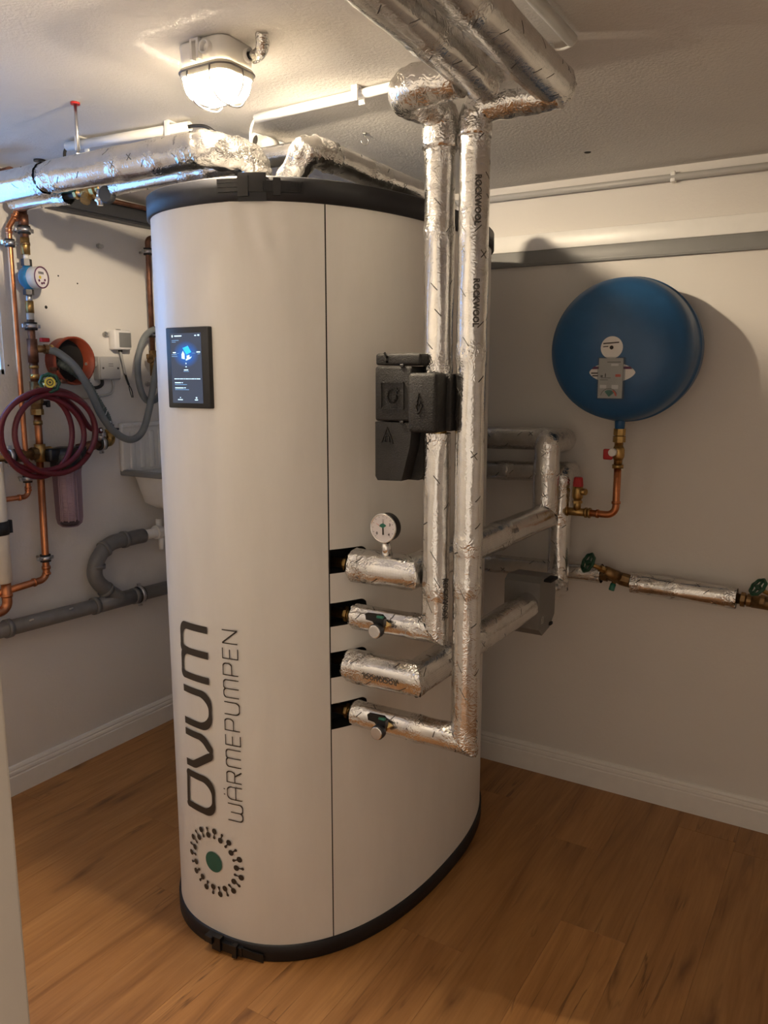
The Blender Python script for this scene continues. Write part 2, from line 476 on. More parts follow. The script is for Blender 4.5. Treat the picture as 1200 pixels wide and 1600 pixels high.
wf.box(((.32 + XR) / 2, .275, (WT - .04) / 2), (XR - .32 - .01, .25, WT + .04))
wf.box((-.168, .275, 2.14), (.976 - .01, .25, .22))
struct('wall_front', wf, 'wall_paint')
tj = MB().rbox((-.668, .275, 1.0), (.024, .27, 2.03), .004)
struct('trim_1', tj, 'jamb_paint')
# window: frame, pane with the blue daylight behind it
w = struct('window_1', MB()
           .box((XL - .02, (WIN[0] + WIN[1]) / 2, WIN[2] + .008), (.03, WIN[1] - WIN[0], .016))
           .box((XL - .02, (WIN[0] + WIN[1]) / 2, WIN[3] - .012), (.03, WIN[1] - WIN[0], .024))
           .box((XL - .02, WIN[0] + .012, (WIN[2] + WIN[3]) / 2), (.03, .024, WIN[3] - WIN[2]))
           .box((XL - .02, WIN[1] - .005, (WIN[2] + WIN[3]) / 2), (.03, .01, WIN[3] - WIN[2])), 'white_plastic')
obj('pane', MB().box((XL - .018, (WIN[0] + WIN[1]) / 2, (WIN[2] + WIN[3]) / 2), (.004, WIN[1] - WIN[0] - .02, WIN[3] - WIN[2] - .03)), 'window_glass', w)
obj('daylight_panel', MB().box((XL - .05, (WIN[0] + WIN[1]) / 2, (WIN[2] + WIN[3]) / 2), (.004, WIN[1] - WIN[0], WIN[3] - WIN[2])), 'daylight', w)

# floor with single planks
fl = struct('floor', MB().box(((XL + XR) / 2, .85, -.03), (XR - XL + .1, 4.1, .05)), 'hole_dark')
PW, PLN = .18, 1.24
k = 0
x = -.63 - PW * 11
ends = {0: 1.978, 1: 1.40, 2: 2.587, -1: 2.36, -2: 1.72, -3: 2.52, -4: 1.95, -5: 2.24, -6: 1.497, -7: 2.08, -8: 1.75}
for col in range(-11, 10):
    x0 = -.63 + col * PW; x1 = x0 + PW
    x0c, x1c = max(x0, XL), min(x1, XR)
    if x1c - x0c < .02: continue
    e = ends.get(col, random.uniform(1.2, 2.5))
    while e > -1.1: e -= PLN
    while e < YB:
        y0, y1 = max(e, -1.2), min(e + PLN, YB)
        if y1 - y0 > .02:
            g = .00015
            b = MB(); hx, hy = (x1c - x0c) / 2 - g, (y1 - y0) / 2 - g; cx, cy = (x0c + x1c) / 2, (y0 + y1) / 2
            t = .0005
            vs = [(cx - hx, cy - hy, -.006), (cx + hx, cy - hy, -.006), (cx + hx, cy + hy, -.006), (cx - hx, cy + hy, -.006),
                  (cx - hx, cy - hy, -t), (cx + hx, cy - hy, -t), (cx + hx, cy + hy, -t), (cx - hx, cy + hy, -t),
                  (cx - hx + t, cy - hy + t, 0), (cx + hx - t, cy - hy + t, 0), (cx + hx - t, cy + hy - t, 0), (cx - hx + t, cy + hy - t, 0)]
            fs = [(0, 1, 5, 4), (1, 2, 6, 5), (2, 3, 7, 6), (3, 0, 4, 7), (4, 5, 9, 8), (5, 6, 10, 9), (6, 7, 11, 10), (7, 4, 8, 11), (8, 9, 10, 11)]
            # local coordinates about the plank's own corner so the grain starts afresh on each plank
            b.add(vs, fs, False)
            obj('plank', b, 'oak_plank', fl)
        e += PLN

# baseboards with two bead lines
def bb(name, a, b_, nrm):
    a = V(a); b_ = V(b_); d = (b_ - a)
    prof = [(0, 0), (.016, 0), (.016, .070), (.0135, .073), (.0135, .077), (.016, .080), (.0145, .088), (.011, .091), (.011, .094), (.0125, .097), (.008, .106), (0, .108)]
    m = MB().prism(prof, a, nrm, (0, 0, 1), d.normalized(), d.length)
    return struct(name, m, 'trim_white')
bb('baseboard_back', (XR, YB, 0), (XL, YB, 0), (0, -1, 0))
bb('baseboard_left', (XL, YB, 0), (XL, YF, 0), (1, 0, 0))

# back wall trunking: white channel over a grey one
t = thing('cable_trunking', 'long white and grey cable trunking across the back wall above the blue vessel', 'trunking', ((XL + XR) / 2, YB, 1.878))
obj('white_channel', MB().rbox(((XL + XR) / 2, YB - .008, 1.957), (XR - XL, .016, .056), .002), 'white_plastic', t)
obj('grey_channel', MB().rbox(((XL + XR) / 2, YB - .007, 1.9035), (XR - XL, .014, .051), .002).box(((XL + XR) / 2, YB - .0075, 1.887), (XR - XL, .0165, .004)), 'duct_grey', t)
# conduit under the ceiling on the back wall
t = thing('wall_conduit', 'thin grey conduit clipped along the top of the back wall', 'conduit', (-.6, YB, 2.105))
obj('tube', MB().cyl((XL, YB - .016, 2.120), (XR, YB - .016, 2.112), .011, 14), 'conduit_grey', t)
cp = onY(1052, 279, YB - .016)
obj('clip', MB().rbox((cp.x, YB - .013, 2.117), (.016, .026, .032), .003), 'white_plastic', t)

# ------------------------------------------------------------------ storage tank
TX, TY, TA, TB, TN = -1.371, 1.996, .371, .595, 2.34
def se(th, off=0.):
    c, s = math.cos(th), math.sin(th)
    r = (abs(c) ** TN + abs(s) ** TN) ** (-1 / TN)
    p = V((TX + TA * r * c, TY + TB * r * s, 0))
    if off:
        u, v = (p.x - TX) / TA, (p.y - TY) / TB
        n = V((math.copysign(abs(u) ** (TN - 1) / TA, u), math.copysign(abs(v) ** (TN - 1) / TB, v), 0)).normalized()
        p += n * off
    return p
def th_at(x, y): # parametric angle of a point on the outline
    return math.atan2((y - TY) / TB, (x - TX) / TA)
def front_y(x): return TY - TB * (1 - abs((x - TX) / TA) ** TN) ** (1 / TN)
def on_tank(x, z, off=.0012):
    y = front_y(x); p = se(th_at(x, y), off); return V((p.x, p.y, z))

tank = thing('heat_storage_tank', 'tall white oval heat pump storage tank standing free on the wood floor', 'tank', (TX, TY, 0))
TH_S = th_at(-1.1005, 1.546)          # seam on the pipe side
TH_L = -PI - TH_S                     # matching seam on the far side
# front jacket
m = MB(); ths = [TH_L + (TH_S - .003 - TH_L) * i / 110 for i in range(111)]; zs = [.04 + (1.89 - .04) * j / 90 for j in range(91)]
def dents(p):
    d = 0
    for (cx, cz, w, h, a) in ((-1.262, 1.845, .012, .06, .0035), (-1.225, 1.825, .013, .07, -.004), (-1.20, 1.815, .012, .055, .003), (-1.175, 1.80, .012, .05, -.003)):
        d += a * math.exp(-((p.x - cx + (p.z - cz) * .25) / w) ** 2 - ((p.z - cz) / h) ** 2)
    d += .0018 * mnoise.noise(V((p.x * 5, p.y * 5, p.z * 1.6)))
    return d
vs = []
for th in ths:
    q0 = se(th); q1 = se(th, 1.0); n = (q1 - q0)
    for z in zs:
        p = V((q0.x, q0.y, z)); edge = min(1, (z - .04) / .05, (1.89 - z) / .008)
        vs.append(p + n * dents(p) * max(0, edge))
nz_ = len(zs)
fs = [(i * nz_ + j, (i + 1) * nz_ + j, (i + 1) * nz_ + j + 1, i * nz_ + j + 1) for i in range(110) for j in range(nz_ - 1)]
m.add(vs, fs); obj('front_jacket', m, 'tank_jacket', tank)
# side jacket with four pipe slots starting at the seam
SLOTS = [(1.025, 1.085), (.891, .951), (.759, .825), (.623, .691)]
th_e = th_at(-1.052, 1.642)
m = MB(); cols = [TH_S + .003 + (th_e - TH_S - .003) * i / 24 for i in range(25)]
cols += [th_e + .001] + [th_e + (TH_L + 2 * PI - .003 - th_e) * (i + 1) / 120 for i in range(120)]
def zl(th):
    out = [.04]
    for lo, hi in sorted(SLOTS):
        h = (hi - lo) / 2; c = (hi + lo) / 2
        s = (se(th) - se(th_e)).length if th < th_e else 0
        R = .022
        hh = h if (s > R) else (h - R + math.sqrt(max(0, R * R - (R - s) ** 2)) if th < th_e else 0)
        out += [c - max(hh, 0), c + max(hh, 0)]
    return out + [1.89]
Zs = [zl(t) for t in cols]; nr = len(Zs[0])
vs = [V((se(t).x, se(t).y, z)) for t, zz in zip(cols, Zs) for z in zz]
fs = []
for i in range(len(cols) - 1):
    for j in range(nr - 1):
        if j % 2 == 1 and i < 24: continue
        if j % 2 == 1 and i >= 24: continue
        fs.append((i * nr + j, (i + 1) * nr + j, (i + 1) * nr + j + 1, i * nr + j + 1))
m.add(vs, fs); obj('side_jacket', m, 'tank_jacket', tank)
# seam strips
for T in (TH_S, TH_L):
    mm = MB(); q = se(T - .006, -.002); q2 = se(T + .006, -.002)
    mm.add([(q.x, q.y, .04), (q2.x, q2.y, .04), (q2.x, q2.y, 1.89), (q.x, q.y, 1.89)], [(0, 1, 2, 3)])
    obj('seam', mm, 'hole_dark', tank)
# dark linings of the slots
for si, (lo, hi) in enumerate(sorted(SLOTS)):
    mm = MB(); idx = range(0, 25); vs = []; fs = []
    for i in idx:
        a = se(cols[i], -.0003); bq = se(cols[i], -.06); zz = Zs[i]; l, h = zz[1 + 2 * si], zz[2 + 2 * si]
        vs += [V((a.x, a.y, l)), V((bq.x, bq.y, l)), V((bq.x, bq.y, h)), V((a.x, a.y, h))]
    for i in range(24):
        for q in range(3):
            fs.append((i * 4 + q, i * 4 + q + 1, (i + 1) * 4 + q + 1, (i + 1) * 4 + q))
    fs.append((0, 1, 2, 3)); mm.add(vs, fs, False)
    obj('pipe_slot', mm, 'slot_black', tank)
# black bands
def band(name, z0, z1, off, mat):
    mm = MB(); n = 160; vs = []
    for i in range(n):
        th = 2 * PI * i / n
        for o_, z in ((off - .008, z0), (off, z0 + .002), (off, z1 - .003), (off - .003, z1), (off - .02, z1)):
            p = se(th, o_); vs.append(V((p.x, p.y, z)))
    fs = [(i * 5 + j, ((i + 1) % n) * 5 + j, ((i + 1) % n) * 5 + j + 1, i * 5 + j + 1) for i in range(n) for j in range(4)]
    mm.add(vs, fs); return obj(name, mm, mat, tank)
band('top_band', 1.880, 1.932, .008, 'rim_plastic')
band('base_band', 0.0, .046, .006, 'rim_plastic')
mm = MB(); vs = [V((se(2 * PI * i / 96, -.004).x, se(2 * PI * i / 96, -.004).y, 1.927)) for i in range(96)]
mm.add(vs, [tuple(range(96))], False); obj('lid', mm, 'foam_black', tank)

def arc_box(mb, xa, xb, z0, z1, o0, o1, n=10, za=None):
    """a block that follows the tank outline between front-surface x = xa..xb"""
    ta, tb = th_at(xa, front_y(xa)), th_at(xb, front_y(xb)); vs = []; fs = []
    for i in range(n + 1):
        th = ta + (tb - ta) * i / n; dz = (za or 0) * i / n
        a, b_ = se(th, o0), se(th, o1)
        vs += [V((a.x, a.y, z0 + dz)), V((b_.x, b_.y, z0 + dz)), V((b_.x, b_.y, z1 + dz)), V((a.x, a.y, z1 + dz))]
    for i in range(n):
        for q in range(4): fs.append((i * 4 + q, i * 4 + (q + 1) % 4, (i + 1) * 4 + (q + 1) % 4, (i + 1) * 4 + q))
    fs += [(0, 3, 2, 1), (n * 4, n * 4 + 1, n * 4 + 2, n * 4 + 3)]
    mb.add(vs, fs, False); return mb
bk = obj('strap_buckle', arc_box(MB(), -1.243, -1.222, 1.888, 1.932, .008, .016), 'black_plastic', tank)
mm = MB()
for i in range(3): arc_box(mm, -1.287, -1.243, 1.898 + i * .0095, 1.9065 + i * .0095, .008, .015)
obj('buckle_lever', mm, 'black_plastic', bk)
mm = arc_box(MB(), -1.222, -1.132, 1.897, 1.921, .008, .012, 16)
for i in range(30):
    xx = -1.196 + i * .0021
    if -1.178 < xx < -1.166: continue
    arc_box(mm, xx, xx + .0011, 1.898, 1.920, .012, .0145, 1)
obj('ratchet_strap', mm, 'black_plastic', bk)
obj('strap_loop', arc_box(MB(), -1.178, -1.166, 1.890, 1.926, .008, .017, 3), 'black_plastic', bk)
obj('band_end', arc_box(MB(), -1.243, -1.19, 1.878, 1.938, .0075, .0095), 'rim_plastic', tank)
# lower buckle, hanging loose with its strap end touching the floor
bk = obj('base_strap_buckle', arc_box(MB(), -1.375, -1.348, .008, .046, .006, .022), 'black_plastic', tank)
obj('buckle_lever', arc_box(MB(), -1.395, -1.370, .026, .044, .006, .028), 'black_plastic', bk)
obj('ratchet_strap', arc_box(MB(), -1.352, -1.288, .010, .034, .006, .016, 12), 'black_plastic', bk)
obj('strap_loop', arc_box(MB(), -1.312, -1.300, .006, .040, .006, .022, 3), 'black_plastic', bk)
obj('strap_end', arc_box(MB(), -1.288, -1.235, .012, .034, .010, .0135, 10, za=-.010), 'black_plastic', bk)

# display unit on the front
DX0, DX1, DZ0, DZ1 = -1.458, -1.322, 1.424, 1.612
dyf = 1.3905
SCREEN_GLOW = (0, 0, 0)
disp = obj('control_display', MB().rbox(((DX0 + DX1) / 2, dyf + .013, (DZ0 + DZ1) / 2), (DX1 - DX0, .026, DZ1 - DZ0), .003), 'black_plastic', tank)
SX0, SX1, SZ0, SZ1 = -1.442, -1.344, 1.436, 1.598
SCREEN_GLOW = V(((SX0 + SX1) / 2, dyf, SZ0 + .70 * (SZ1 - SZ0))) - V((TX, TY, 0))
screen_mat()
def quad(mb, x0, x1, z0, z1, y): mb.add([(x0, y, z0), (x1, y, z0), (x1, y, z1), (x0, y, z1)], [(0, 1, 2, 3)], False); return mb
obj('screen', MB().box(((SX0 + SX1) / 2, dyf - .0004, (SZ0 + SZ1) / 2), (SX1 - SX0, .001, SZ1 - SZ0)), 'screen', disp)
yq = dyf - .0013
sw, sh = SX1 - SX0, SZ1 - SZ0
def q(mb, u0, u1, v0, v1): return quad(mb, SX0 + sw * u0, SX0 + sw * u1, SZ0 + sh * v0, SZ0 + sh * v1, yq)
mm = MB()
q(mm, .05, .09, .945, .975); q(mm, .14, .38, .953, .970); q(mm, .80, .86, .955, .970); q(mm, .90, .96, .955, .975)
for i in range(14): q(mm, .09 + i * .062, .09 + i * .062 + (.045 if i % 3 else .054), .343, .356)
q(mm, .10, .30, .287, .300); q(mm, .32, .37, .289, .299); q(mm, .10, .38, .213, .226); q(mm, .40, .46, .216, .226)
q(mm, .18, .34, .042, .055); q(mm, .25, .28, .072, .085); q(mm, .74, .84, .042, .055); q(mm, .77, .82, .068, .088)
q(mm, .42, .56, .47, .483); q(mm, .48, .51, .56, .58); q(mm, .475, .515, .515, .53); q(mm, .07, .17, .718, .734); q(mm, .85, .97, .722, .738)
obj('screen_text', mm, 'screen_white', disp)['kind'] = 'stuff'
mm = MB()
q(mm, .05, .28, .895, .903); q(mm, .05, .18, .872, .880); q(mm, .03, .20, .695, .703); q(mm, .03, .22, .668, .676); q(mm, .20, .28, .712, .717)
q(mm, .70, .80, .712, .717); q(mm, .88, .96, .70, .708); q(mm, .10, .50, .263, .272); q(mm, .10, .56, .190, .199); q(mm, .40, .58, .452, .460)
obj('screen_text', mm, 'screen_dim', disp)['kind'] = 'stuff'
def poly(mb, pts): mb.add([(SX0 + sw * a, yq - .0002, SZ0 + sh * b_) for a, b_ in pts], [tuple(range(len(pts)))], False); return mb
obj('house_roof', poly(MB(), [(.40, .79), (.58, .82), (.68, .73), (.52, .695)]), 'screen_cyan', disp)
mm = poly(MB(), [(.36, .70), (.41, .75), (.46, .70), (.46, .63), (.36, .64)]); poly(mm, [(.49, .63), (.70, .67), (.64, .635), (.50, .61)]); poly(mm, [(.53, .68), (.62, .69), (.62, .65), (.53, .64)])
obj('house_wall', mm, 'screen_white', disp)

# printing on the jacket: letters drawn with a flat pen, read bottom to top
def strokes(mb, paths, s0, s1, xb, xt, ws, wt, off=.0030, sub=10):
    """paths in letter space: a along the reading direction (0..1 -> z s0..s1), b up the letter (0 base x=xb .. 1 x=xt)"""
    for pth in paths:
        P = [V((s0 + (s1 - s0) * a, xb + (xt - xb) * b_, 0)) for a, b_ in pth]   # (z, x)
        D = []
        for i in range(len(P) - 1):
            n = max(2, int((P[i + 1] - P[i]).length / .004))
            for k in range(n): D.append(P[i].lerp(P[i + 1], k / n))
        D.append(P[-1]); vs = []
        for i, p in enumerate(D):
            d = (D[min(i + 1, len(D) - 1)] - D[max(i - 1, 0)])
            if 0 < i < len(D) - 1:
                d = (D[i + 1] - D[i]).normalized() + (D[i] - D[i - 1]).normalized()
            d.normalize(); nn = V((-d.y, d.x, 0))
            hw = .5 * (ws * abs(nn.x) + wt * abs(nn.y))
            for sgn in (1, -1):
                e = p + nn * hw * sgn
                vs.append(on_tank(e.y, e.x, off))
        mb.add(vs, [(2 * i, 2 * i + 2, 2 * i + 3, 2 * i + 1) for i in range(len(D) - 1)], True)
    return mb
def rnd(pts, R=.2, n=8):
    """round the corners of a path; R one radius or one for each inner corner"""
    rs_ = R if isinstance(R, (list, tuple)) else [R] * (len(pts) - 2)
    out = [pts[0]]
    for i in range(1, len(pts) - 1):
        t = fillet([V((*pts[i - 1], 0)), V((*pts[i], 0)), V((*pts[i + 1], 0))], rs_[i - 1], n)[1:-1]
        out += [(p.x, p.y) for p in t]
    return out + [pts[-1]]
G = {
 'o': [rnd([(.08, .58), (.08, 1), (.95, .96), (.95, 0), (.08, 0), (.08, .62)], [.05, .08, .36, .36])],
 'v': [rnd([(.06, 1), (.08, .66), (.55, -.06), (.95, .30), (.95, 1)], [.3, .16, .35])],
 'u': [rnd([(.06, 1), (.06, 0), (.94, 0), (.94, 1)], .36)],
 'm': [rnd([(.05, 0), (.05, 1), (.5, .98), (.5, 0)], [.10, .2]), rnd([(.5, .7), (.52, 1), (.95, .98), (.95, 0)], [.1, .2])],
}
mm = MB()
XB, XT = -1.368, -1.468
for ch, (a, b_) in zip('ovum', [(.375, .478), (.496, .592), (.612, .712), (.737, .885)]):
    g = G[ch]; w_ = .0185
    strokes(mm, g, a, b_, XB, XT, w_, .0105)
obj('large_lettering', mm, 'print_black', tank)
H_ = {
 'W': [rnd([(0, 1), (0, 0), (.5, 0), (.5, .8)], .2), rnd([(.5, .3), (.5, 0), (1, 0), (1, 1)], .2)],
 'A': [rnd([(0, 0), (0, 1), (1, 1), (1, 0)], .32), [(0, .42), (1, .42)], [(.28, 1.16), (.28, 1.27)], [(.72, 1.16), (.72, 1.27)]],
 'R': [rnd([(0, 0), (0, 1), (.98, 1), (.98, .45), (0, .45)], [.02, .25, .25]), [(.55, .46), (1, 0)]],
 'M': [rnd([(0, 0), (0, 1), (.5, 1), (.5, 0)], .2), rnd([(.5, .7), (.5, 1), (1, 1), (1, 0)], .2)],
 'E': [rnd([(1, 1), (0, 1), (0, 0), (1, 0)], .05), [(0, .52), (.9, .52)]],
 'P': [rnd([(0, 0), (0, 1), (1, 1), (1, .42), (0, .42)], [.02, .25, .25])],
 'U': [rnd([(0, 1), (0, 0), (1, 0), (1, 1)], .3)],
 'N': [rnd([(0, 0), (0, 1), (1, 0), (1, 1)], .02, 2)],
}
wd = {'W': 1.3, 'A': .95, 'R': .85, 'M': 1.3, 'E': .75, 'P': .85, 'U': .9, 'N': .95}
word = 'WARMEPUMPEN'; tot = sum(wd[c] for c in word) + .36 * (len(word) - 1); sc = (.888 - .384) / tot; z = .384
mm = MB()
for c in word:
    strokes(mm, H_[c], z, z + wd[c] * sc, -1.2795, -1.3215, .0028, .0026); z += (wd[c] + .36) * sc
obj('small_lettering', mm, 'print_black', tank)
# emblem: ring of dumbbells around a green disc
EX, EZ = -1.376, .2475
def disc(mb, x, z, rx, n=14, off=.0030):
    vs = [on_tank(x, z, off)] + [on_tank(x + rx * math.cos(2 * PI * i / n), z + rx * math.sin(2 * PI * i / n), off) for i in range(n)]
    mb.add(vs, [(0, 1 + i, 1 + (i + 1) % n) for i in range(n)]); return mb
mm = MB()
for i in range(22):
    a = 2 * PI * (i + .25) / 22; ca, sa = math.cos(a), math.sin(a)
    big_out = i % 2
    ri, ro = (.0705, .0885) if big_out else (.0735, .0915)
    rbi, rbo = (.0040, .0080) if big_out else (.0080, .0040)
    disc(mm, EX + ri * ca, EZ + ri * sa, rbi); disc(mm, EX + ro * ca, EZ + ro * sa, rbo)
    vs = []
    for k in range(7):
        r = ri + (ro - ri) * k / 6; h = .0016 + .0028 * (abs(k - 3) / 3) ** 2
        for sg in (1, -1): vs.append(on_tank(EX + r * ca - h * sg * sa, EZ + r * sa + h * sg * ca, .0028))
    mm.add(vs, [(2 * k, 2 * k + 2, 2 * k + 3, 2 * k + 1) for k in range(6)])
obj('emblem_ring', mm, 'print_black', tank)
obj('emblem_disc', disc(MB(), EX, EZ, .0285, 32), 'print_green', tank)

# ------------------------------------------------------------------ insulated pipes
def foil_sec(name, P0, P1, r, parent, n0=None, n1=None, crump=(.12, .12), seam=None, amp=1.0, seed=None, capA=False, capB=False, squash=None, step=.008, seg=40):
    """one straight length of foil-faced insulation; n0/n1 = mitre plane normals at its ends"""
    P0 = V(P0); P1 = V(P1); d = (P1 - P0); L = d.length; d.normalize(); e1, e2 = frame(d)
    nr = max(6, int(L / step)); vs = []; cr = []; sd = V((random.random() * 50, random.random() * 50, random.random() * 50))
    tape = [random.uniform(.2, .8) * L for _ in range(1 + int(L / .5))]
    sa = random.random() * 2 * PI if seam is None else seam
    tw = random.uniform(-.25, .25)
    for i in range(nr + 1):
        w = i / nr
        for k in range(seg):
            a = 2 * PI * k / seg; o = e1 * math.cos(a) + e2 * math.sin(a)
            rr = r
            s0 = (-n0.dot(o) * r / n0.dot(d)) if n0 is not None else 0
            s1 = (-n1.dot(o) * r / n1.dot(d)) if n1 is not None else 0
            t = s0 + (L + s1 - s0) * w
            de0 = max(0, 1 - (t - s0) / .05) * crump[0] * 8; de1 = max(0, 1 - (L + s1 - t) / .05) * crump[1] * 8
            c = min(1, .10 + max(de0, de1))
            for tp in tape:
                q = abs(t - tp)
                if q < .03: c = min(1, max(c, .75 * (1 - q / .03)))
                if q < .022: rr += .0010
            p = P0 + d * t + o * rr
            # overlap seam along the pipe
            da = (a - sa - tw * t + PI) % (2 * PI) - PI
            if -.55 < da < .0: rr += .0016
            if 0 <= da < .12: rr -= .0012
            # crumpled dents: ridged noise, stretched along the pipe on clean lengths
            q3 = V((math.cos(a) * 2.4, math.sin(a) * 2.4, t * 16)) + sd
            ridge = 1 - abs(mnoise.noise(q3)) * 2
            n2 = mnoise.noise(V((math.cos(a) * 4.5, math.sin(a) * 4.5, t * 45)) + sd)
            n3 = mnoise.noise(V((math.cos(a) * 1.6, math.sin(a) * 1.6, t * 7)) + sd)
            disp = amp * (.0019 * n3 + c * (.0042 * (ridge - .6) * .7 + .0030 * n2))
            vs.append(P0 + d * t + o * (rr + disp)); cr.append(c)
    fs = []; uvs = []
    for i in range(nr):
        for k in range(seg):
            k2 = (k + 1) % seg
            fs.append((i * seg + k, i * seg + k2, (i + 1) * seg + k2, (i + 1) * seg + k))
            u0, u1 = k / seg * 2 * PI * r, (k + 1) / seg * 2 * PI * r; v0, v1 = L * i / nr, L * (i + 1) / nr
            uvs.append(((u0, v0), (u1, v0), (u1, v1), (u0, v1)))
    mb = MB().add(vs, fs, True, uvs, cr)
    for end, on in ((0, capA), (1, capB)):
        if on:   # taped-over end, pulled in to the pipe
            base = 0 if end == 0 else nr * seg; sgn = -1 if end == 0 else 1
            ring0 = [vs[base + k] for k in range(seg)]; cen = P0 if end == 0 else P1
            rows = [ring0]
            for f_, h in ((.86, .008), (.6, .011), (.34, .008)):
                rows.append([cen + (p - cen) * f_ + d * sgn * (h + .003 * mnoise.noise(p * 60)) for p in ring0])
            vv = [p for rw in rows for p in rw]
            ff = [(i * seg + k, i * seg + (k + 1) % seg, (i + 1) * seg + (k + 1) % seg, (i + 1) * seg + k) for i in range(3) for k in range(seg)]
            if end == 0: ff = [tuple(reversed(f)) for f in ff]
            mb.add(vv, ff, True, None, [1.0] * len(vv))
    return obj(name, mb, 'foil', parent)

def foil_run(parent, pts, r, caps=(False, False), crump_end=(.10, .10), corner=.10, amp=1.0, **kw):
    pts = [V(p) for p in pts]; out = []
    for i in range(len(pts) - 1):
        d = (pts[i + 1] - pts[i]).normalized()
        n0 = n1 = None; c0, c1 = crump_end[0], crump_end[1]
        if i > 0: n0 = ((pts[i] - pts[i - 1]).normalized() + d).normalized(); c0 = corner
        if i < len(pts) - 2: n1 = ((pts[i + 2] - pts[i + 1]).normalized() + d).normalized(); c1 = corner
        out.append(foil_sec('insulation_section', pts[i], pts[i + 1], r, parent, n0, n1, (c0, c1), capA=caps[0] and i == 0, capB=caps[1] and i == len(pts) - 2, amp=amp, **kw))
    return out

def foil_bend(name, pts, r, parent, R, amp=1.0, seg=36):
    """a rounded bend wrapped in foil"""
    path = fillet(pts, R, 14); dense = []
    for a, b_ in zip(path[:-1], path[1:]):
        n = max(1, int((b_ - a).length / .008))
        for k in range(n): dense.append(a.lerp(b_, k / n))
    dense.append(path[-1])
    mb = MB().tube(dense, r, seg, caps=True); sd = V((random.random() * 40, 3, 7))
    n = len(dense)
    for i in range(n):
        for k in range(seg):
            p = mb.v[i * seg + k]; nn = (p - dense[i]).normalized()
            ridge = 1 - abs(mnoise.noise(p * 28 + sd)) * 2
            mb.v[i * seg + k] = p + nn * amp * (.0035 * (ridge - .6) + .0022 * mnoise.noise(p * 70 + sd))
            mb.cr[i * seg + k] = .55
    return obj(name, mb, 'foil', parent)

_font_cache = {}
def text_mesh(body, size):
    cu = bpy.data.curves.new('txt', 'FONT'); cu.body = body; cu.size = size; cu.resolution_u = 2; cu.offset = size * .035
    ob = bpy.data.objects.new('txt', cu); C.objects.link(ob)
    dg = bpy.context.evaluated_depsgraph_get(); me = bpy.data.meshes.new_from_object(ob.evaluated_get(dg))
    vs = [V(v.co) for v in me.vertices]; fs = [tuple(p.vertices) for p in me.polygons]
    bpy.data.objects.remove(ob); bpy.data.curves.remove(cu); bpy.data.meshes.remove(me)
    return vs, fs
def pipe_text(parent, body, size, P, xdir, facing, r, bold=.0):
    """print wrapped round a pipe: P = point on the axis where the text starts"""
    vs, fs = text_mesh(body, size); xdir = V(xdir).normalized(); P = V(P)
    fc = V(facing); fc = (fc - xdir * fc.dot(xdir)).normalized(); yd = fc.cross(xdir)
    out = []
    for v in vs:
        a = v.y / r
        out.append(P + xdir * v.x + (fc * math.cos(a) + yd * math.sin(a)) * (r + .0042))
    obj('lettering', MB().add(out, fs, False), 'print_ink', parent)

def flat_text(body, size, o, ex, ey, mat, parent, name='lettering', center=True):
    vs, fs = text_mesh(body, size); ex = V(ex); ey = V(ey)
    w_ = max(v.x for v in vs) if center else 0; h_ = max(v.y for v in vs) if center else 0
    obj(name, MB().add([V(o) + ex * (v.x - w_ / 2) + ey * (v.y - h_ / 2) for v in vs], fs, False), mat, parent)

PY = 1.596                       # the row in which the pipes leave the tank
Z1, Z2, Z3, Z4 = 1.043, .914, .789, .659
R1, R2 = (-.835, PY), (-.757, PY + .004)
CAMDIR = V((.48, -.87, 0))
def coupling(parent, z, r=.016):
    mm = MB().cyl((-1.125, PY, z), (-1.03, PY, z), r * .8, 14)
    for i, x in enumerate((-1.085, -1.073, -1.06)): mm.cyl((x, PY, z), (x + .008, PY, z), r * (1.25 if i != 1 else 1.1), 8 if i != 1 else 16, smooth=False)
    obj('brass_coupling', mm, 'brass', parent)

# upper stub, going back to the wall, up, and away behind the tank
p = thing('insulated_pipe', 'thick foil-wrapped pipe from the topmost tank slot, running back to the wall under the gauge', 'pipe', (-.95, 2.1, 1.0), 'foil-wrapped pipes')
coupling(p, Z1)
foil_run(p, [(-1.058, PY, Z1), (-.905, PY, Z1), (-.905, 2.50, Z1), (-.905, 2.50, 1.283)], .041, caps=(True, False), crump_end=(.3, .06), corner=.08)
foil_bend('insulation_bend', [(-.905, 2.50, 1.270), (-.905, 2.50, 1.283), (-.905, 2.70, 1.283), (-.99, 2.70, 1.283)], .040, p, .045, .35)
foil_sec('insulation_section', (-.985, 2.70, 1.283), (-1.50, 2.70, 1.272), .0395, p, amp=.4)
pipe_text(p, '35/30', .016, (-.905, 2.13, Z1), (0, 1, 0), (1, -.3, .2), .0405)
# second stub with the pump riser
p = thing('insulated_pipe', 'foil-wrapped pipe from the second tank slot turning up below the black pump group', 'pipe', (R1[0], PY, Z2), 'foil-wrapped pipes')
coupling(p, Z2)
a = foil_run(p, [(-1.058, PY, Z2), (R1[0], PY, Z2), (R1[0], PY, 1.374)], .0305, caps=(True, False), crump_end=(.12, .10))
pipe_text(p, 'ROCKWOOL', .0165, (R1[0], PY, 1.045), (0, 0, -1), CAMDIR + V((.45, .35, 0)), .0305)
p = thing('insulated_pipe', 'foil-wrapped riser above the black pump group, bending into the left overhead pipe', 'pipe', (R1[0], PY, 1.5), 'foil-wrapped pipes')
foil_sec('insulation_section', (R1[0], PY, 1.500), (R1[0], PY, 1.985), .0315, p, crump=(.12, .14))
foil_bend('insulation_bend', [(R1[0], PY, 1.97), (R1[0], PY, 2.048), (R1[0] - .022, 1.442, 2.046), (-.72, 1.446, 2.052)], .0395, p, .05, 1.0)
